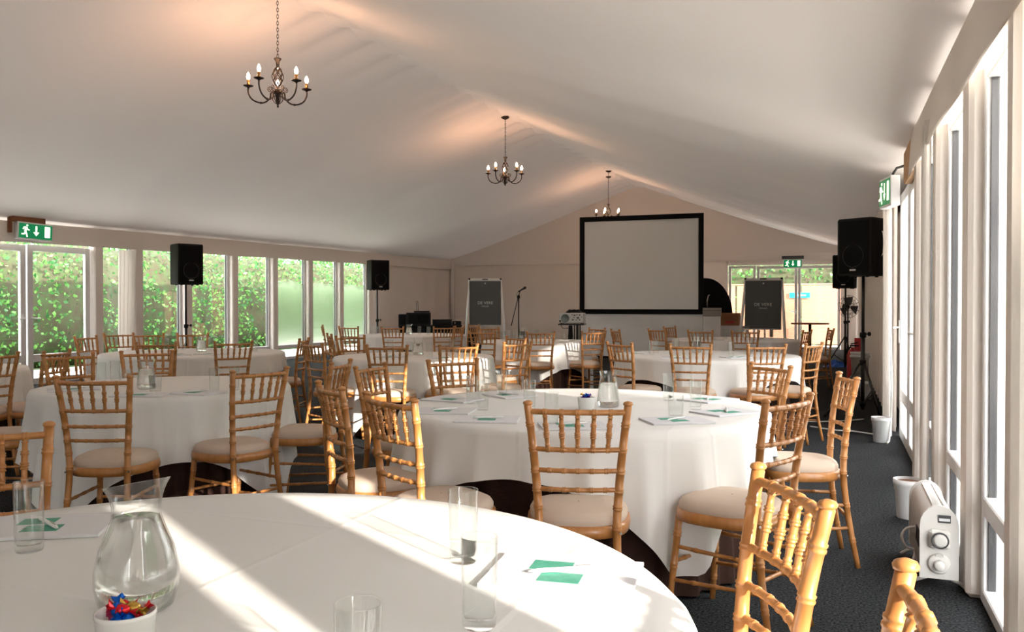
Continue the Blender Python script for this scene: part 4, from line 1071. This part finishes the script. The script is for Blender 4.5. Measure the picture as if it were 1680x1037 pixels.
XP = PD(1418, 13.5); r = thing('paper_bin', 'white upright bin against the radiator wall lining', 'bin', (XP.x - .06, XP.y, 0)); MB().lathe([(.0001, 0), (.12, 0), (.135, .5), (.145, .505), (.145, .53), (.135, .53), (.12, .04), (.0001, .03)], 22).build('body', 'stone_white', r)
MB().lathe([(.146, .44), (.150, .45), (.150, .47), (.146, .48)], 22).build('band', 'pot_white', r)
XP = PD(1372, 17.6); r = thing('crumpled_sheet', 'crumpled blue plastic sheet on the floor near the fan', 'sheet', (XP.x, XP.y, 0))
rg = random.Random(5); bump_ = [[rg.uniform(.02, .16) for _ in range(9)] for _ in range(9)]
MB().grid(lambda u, v: ((u - .5) * .5, (v - .5) * .4, .004 + bump_[int(u * 8)][int(v * 8)] * math.sin(PI * u) * math.sin(PI * v)), 8, 8, smooth=False).build('folds', 'blue_plastic', r)

# ------------------------------------------------------------------ exit signs
def exit_sign(label, loc, rz, wd, hd, tilt=0.0, extra=None):
    r = thing('exit_sign', label, 'exit sign', loc, rz); r.rotation_euler = (0, tilt, rz)
    dp = .085
    MB().box((0, 0, 0), (wd, dp, hd), .006).build('housing', 'sign_white', r)
    fw, fh = wd * .92, hd * .84; y = -dp / 2 - .002
    MB().box((0, y, 0), (fw, .004, fh)).build('green_face', 'sign_green', r); y -= .003
    def poly(pts, name): MB().prism([(x * fw / 2, y, z * fh / 2) for x, z in pts], (0, -.002, 0)).build(name, 'sign_light', r)
    poly([(.54, -.72), (.86, -.72), (.86, .80), (.54, .80)], 'door_symbol')
    poly([(-.03, .75), (.07, .75), (.07, -.10), (.20, -.10), (.02, -.62), (-.16, -.10), (-.03, -.10)], 'arrow_symbol')
    m = MB(); S_ = fh / 2; cx = -.60 * fw / 2
    def limb(pts, t):
        for (x0, z0), (x1, z1) in zip(pts[:-1], pts[1:]):
            d = Vector((x1 - x0, 0, z1 - z0)); n = Vector((-d.z, 0, d.x)).normalized() * t
            a = Vector((x0, 0, z0)); b_ = Vector((x1, 0, z1)); q = [a - n, b_ - n, b_ + n, a + n]
            m.prism([(cx + p.x * S_, y, p.z * S_) for p in q], (0, -.002, 0))
    m.prism([(cx + (.17 + .13 * math.cos(i * PI / 5)) * S_, y, (.74 + .13 * math.sin(i * PI / 5)) * S_) for i in range(10)], (0, -.002, 0))
    limb([(.06, .52), (-.10, -.06)], .15); limb([(.0, .5), (-.28, .48), (-.40, .16)], .06); limb([(.12, .46), (.28, .14), (.52, .12)], .06)
    limb([(-.08, -.06), (-.18, -.46), (-.62, -.48)], .085); limb([(-.06, -.08), (.10, -.42), (.20, -.86)], .085)
    m.build('running_man_symbol', 'sign_light', r)
    return r
pl = Vector((XL + .20, WY(57, XL + .2), 0)); dl = (pl.x * -sn + pl.y * cs)
exit_sign('green running man exit sign above the garden doors', (pl.x, pl.y, ZD(380.5, dl)), PI / 2 - .15, .58, .27, .035)
r = thing('timber_batten', 'brown timber batten holding the exit sign over the garden doors', 'batten', (XL + .14, pl.y, ZD(361.0, dl)))
m = MB(); m.box((0, -.06, 0), (.06, .60, .10), .006); m.build('rail', 'old_timber', r); MB().box((-.02, -.36, -.09), (.05, .05, .26), .004).build('bracket', 'old_timber', r)
pr = PD(1464, 8.0); exit_sign('green exit sign seen edge on by the radiator wall', (pr.x - .03, pr.y, ZD(316, 8.0)), -PI / 2 + .22, .36, .28, 0)
r = thing('sign_hanger', 'black hook holding the edge-on exit sign', 'hook', (pr.x, pr.y, ZD(316, 8.0) + .125)); MB().tube([(0, 0, 0), (0, 0, .05), (.03, 0, .10), (.10, 0, .12)], .012, 8).build('hook', 'black_metal', r)
xb = -1.14; db = xb * -sn + YB * cs; exit_sign('small green exit sign above the end doors', (xb, YB - .14, ZD(433, db)), 0, .52, .25)
r = thing('sign_bracket', 'dark bracket above the end doors exit sign', 'bracket', (xb, YB - .14, ZD(433, db) + .128)); MB().box((0, 0, .05), (.60, .10, .09), .006).build('bar', 'dial_dark', r)

# ------------------------------------------------------------------ curtains
def curtain(label, X, y0t, y1t, y0b, y1b, zt, zb, inn, folds=4, amp=.03):
    def fn(u, v):
        y = (y0b + (y1b - y0b) * u) * (1 - v) + (y0t + (y1t - y0t) * u) * v
        return (X + inn * amp * math.sin(u * folds * 2 * PI), y, zb + (zt - zb) * v)
    m = MB(); m.grid(fn, folds * 12, 10); m.grid(lambda u, v: (fn(u, v)[0] - inn * .006, fn(u, v)[1], fn(u, v)[2]), folds * 12, 10)
    o = m.build('curtain', 'curtain'); return tag(o, label, 'curtain')
curtain('bright white gathered curtain beside the exit doors', XL + .06, 11.75, 12.20, 11.72, 12.10, 2.26, .05, 1, 5, .03)
curtain('tapering cream drape hanging by the pot and heater', XR - .105, 5.42, 5.72, 5.50, 5.64, 2.34, .03, -1, 2, .02)
curtain('cream drape hanging beyond the glazed door by the tripod', XR - .12, 9.0, 9.5, 8.75, 9.5, 2.26, .02, -1, 3, .03)
def blind(label, y0, y1, zb):
    o = thing('added_sun_blind', label, 'blind', (XR - .015, (y0 + y1) / 2, zb)); zt = ZT(Z_VAL, y0) + .06 - zb
    MB().box((0, 0, zt / 2), (.006, y1 - y0, zt)).build('fabric', 'paper', o); MB().box((0, 0, .0), (.02, y1 - y0, .03), .004).build('bottom_bar', 'upvc', o)
blind('unseen white blind added to cut high sun over the red sweets table', .575, 1.71, 1.66)  # out of view, added to stop sun that would pass above the nearest table
curtain('unseen drawn curtain added to keep sun off the purple sweets table', XR - .06, 1.85, 3.16, 1.85, 3.16, 2.25, .03, -1, 9, .025)  # out of view, added to block direct sun in this bay
curtain('unseen drawn curtain added to shade part of the red sweets table', XR - .06, -2.2, .22, -2.2, .22, 2.2, .03, -1, 14, .025)  # out of view, added so only a narrow sun band reaches the cloth

# ------------------------------------------------------------------ heater, pots, cables along the radiator wall
p = PD(1538, 3.80); HX = .44; HY = p.y
r = thing('convector_heater', 'cream convector heater with timer dial standing by the glazed wall', 'heater', (HX, HY, 0), .0)
hw, z0, z1, ln = .072, .055, .375, .56
prof = [(-hw, z0), (-hw, z1 - .09)] + [(-hw * math.cos(a), z1 - .09 + .09 * math.sin(a)) for a in [i * PI / 10 for i in range(1, 10)]] + [(hw, z1 - .09), (hw, z0)]
MB().prism([(x, .02, z) for x, z in prof], (0, ln, 0), True).build('body', 'heater_grey', r)
for y in (0, ln + .02): MB().prism([(x * 1.10, y - .0, z0 + (z - z0) * 1.025) for x, z in prof], (0, .022, 0)).build('end_cap', 'heater_cream', r)
for j in range(5): MB().box((-hw - .001, .10 + j * .035, .20 + (j % 2) * 0), (.004, .012, .09), .001, Matrix.Rotation(.5, 4, 'X')).build('vent_slot', 'dial_dark', r)
for s in (-.3, .3): MB().tube([(s * hw, .03, z1 + .002 - .004), (s * hw, ln, z1 - .002)], .004, 6).build('top_rib', 'heater_cream', r)
MB().box((.0, -.012, .235), (.085, .03, .085), .012).build('timer_plate', 'heater_cream', r)
MB().lathe([(.036, 0), (.036, .012), (.030, .012), (.030, .008)], 28, (0, -.027, .235), Mx).build('timer_ring', 'dial_dark', r); MB().lathe([(.029, 0), (.029, .013), (.02, .016), (.0001, .016)], 28, (0, -.027, .235), Mx).build('timer_knob', 'heater_grey', r)
MB().lathe([(.045, 0), (.045, .010), (.040, .012), (.0001, .012)], 28, (0, .0, .125), Mx).build('thermostat_plate', 'heater_cream', r); MB().lathe([(.024, 0), (.022, .02), (.018, .024), (.0001, .024)], 20, (0, -.012, .120), Mx).build('thermostat_knob', 'heater_cream', r)
MB().box((.02, -.002, .325), (.050, .004, .034)).build('rating_label', 'dial_dark', r); MB().box((.02, -.0045, .322), (.044, .002, .012)).build('label_panel', 'paper', r); MB().box((.0, -.013, .163), (.032, .006, .010), .001).build('rocker_switch', 'heater_grey', r)
for y in (.05, ln - .02): MB().tube([(-.12, y, .008), (-.09, y, .03), (-.04, y, .05), (0, y, .055), (.04, y, .05), (.09, y, .03), (.12, y, .008)], .009, 8).build('foot', 'heater_cream', r)
f = bez([(HX - .07, HY + .34, .20), (HX - .11, HY + .33, .19), (HX - .13, HY + .33, .15), (HX - .11, HY + .34, .10), (HX - .07, HY + .35, .08), (HX - .09, HY + .30, .03), (HX - .13, HY + .22, .009), (HX - .15, HY + .12, .009)])
c = MB().tube([f(i / 50) for i in range(51)], .0065, 8).build('heater_flex', 'cord_white')
tag(c, 'white mains flex looping out of the heater', 'cable')
def make_pot():
    r = thing('plant_pot', 'x', 'pot')
    MB().lathe([(.0001, 0), (.060, 0), (.064, .006), (.074, .165), (.079, .170), (.080, .198), (.083, .200), (.085, .235), (.080, .235), (.076, .205), (.0001, .20)], 30).build('tub', 'pot_white', r)
    MB().lathe([(.0001, .222), (.05, .224), (.078, .218), (.078, .205), (.0001, .205)], 24).build('soil', 'soil', r); return r
potP = Proto(make_pot())
q = PZ(1492, 851, 0); potP.place((min(q.x, .42), q.y, 0), 0, 'white plastic pot of earth beside the heater', 'white weighted pots')
q = PZ(1446, 726, 0); potP.place((min(q.x, .44), q.y, 0), 0, 'white plastic pot of earth by the tripod stand', 'white weighted pots')
q = PZ(1421, 655, 0); potP.place((min(q.x, .44), q.y, 0), 0, 'white plastic pot of earth behind the tripod stand', 'white weighted pots')
def cable(label, pts, rad=.008, m_='cord_white'):
    f = bez([PZ(x, y, rad) for x, y in pts]); o = MB().tube([f(i / 40) for i in range(41)], rad, 6).build('floor_cable', m_); return tag(o, label, 'cable')
cable('white cable lying across the carpet to the pot by the tripod', [(1330, 700), (1370, 706), (1400, 708), (1434, 713)])
cable('second white cable crossing the carpet behind the tripod feet', [(1300, 690), (1350, 692), (1395, 690), (1418, 688)], .007)
c = MB().tube([(.49, 8.75, 1.0), (.50, 8.7, .5), (.49, 8.62, .2), (.47, 8.58, .02), (.45, 8.50, .012)], .009, 8).build('hanging_lead', 'cord_white'); tag(c, 'white lead hanging down the glazed door frame to the pot', 'cable')
s1 = PD(1416, 9.58); c = MB().tube([(s1.x + .05, s1.y + .15, 1.80), (s1.x + .22, s1.y + .5, 1.86), (s1.x + .24, s1.y + .8, 1.95)], .006, 6).build('speaker_lead', 'black_plastic'); tag(c, 'black lead drooping from the speaker with silver handle', 'cable')
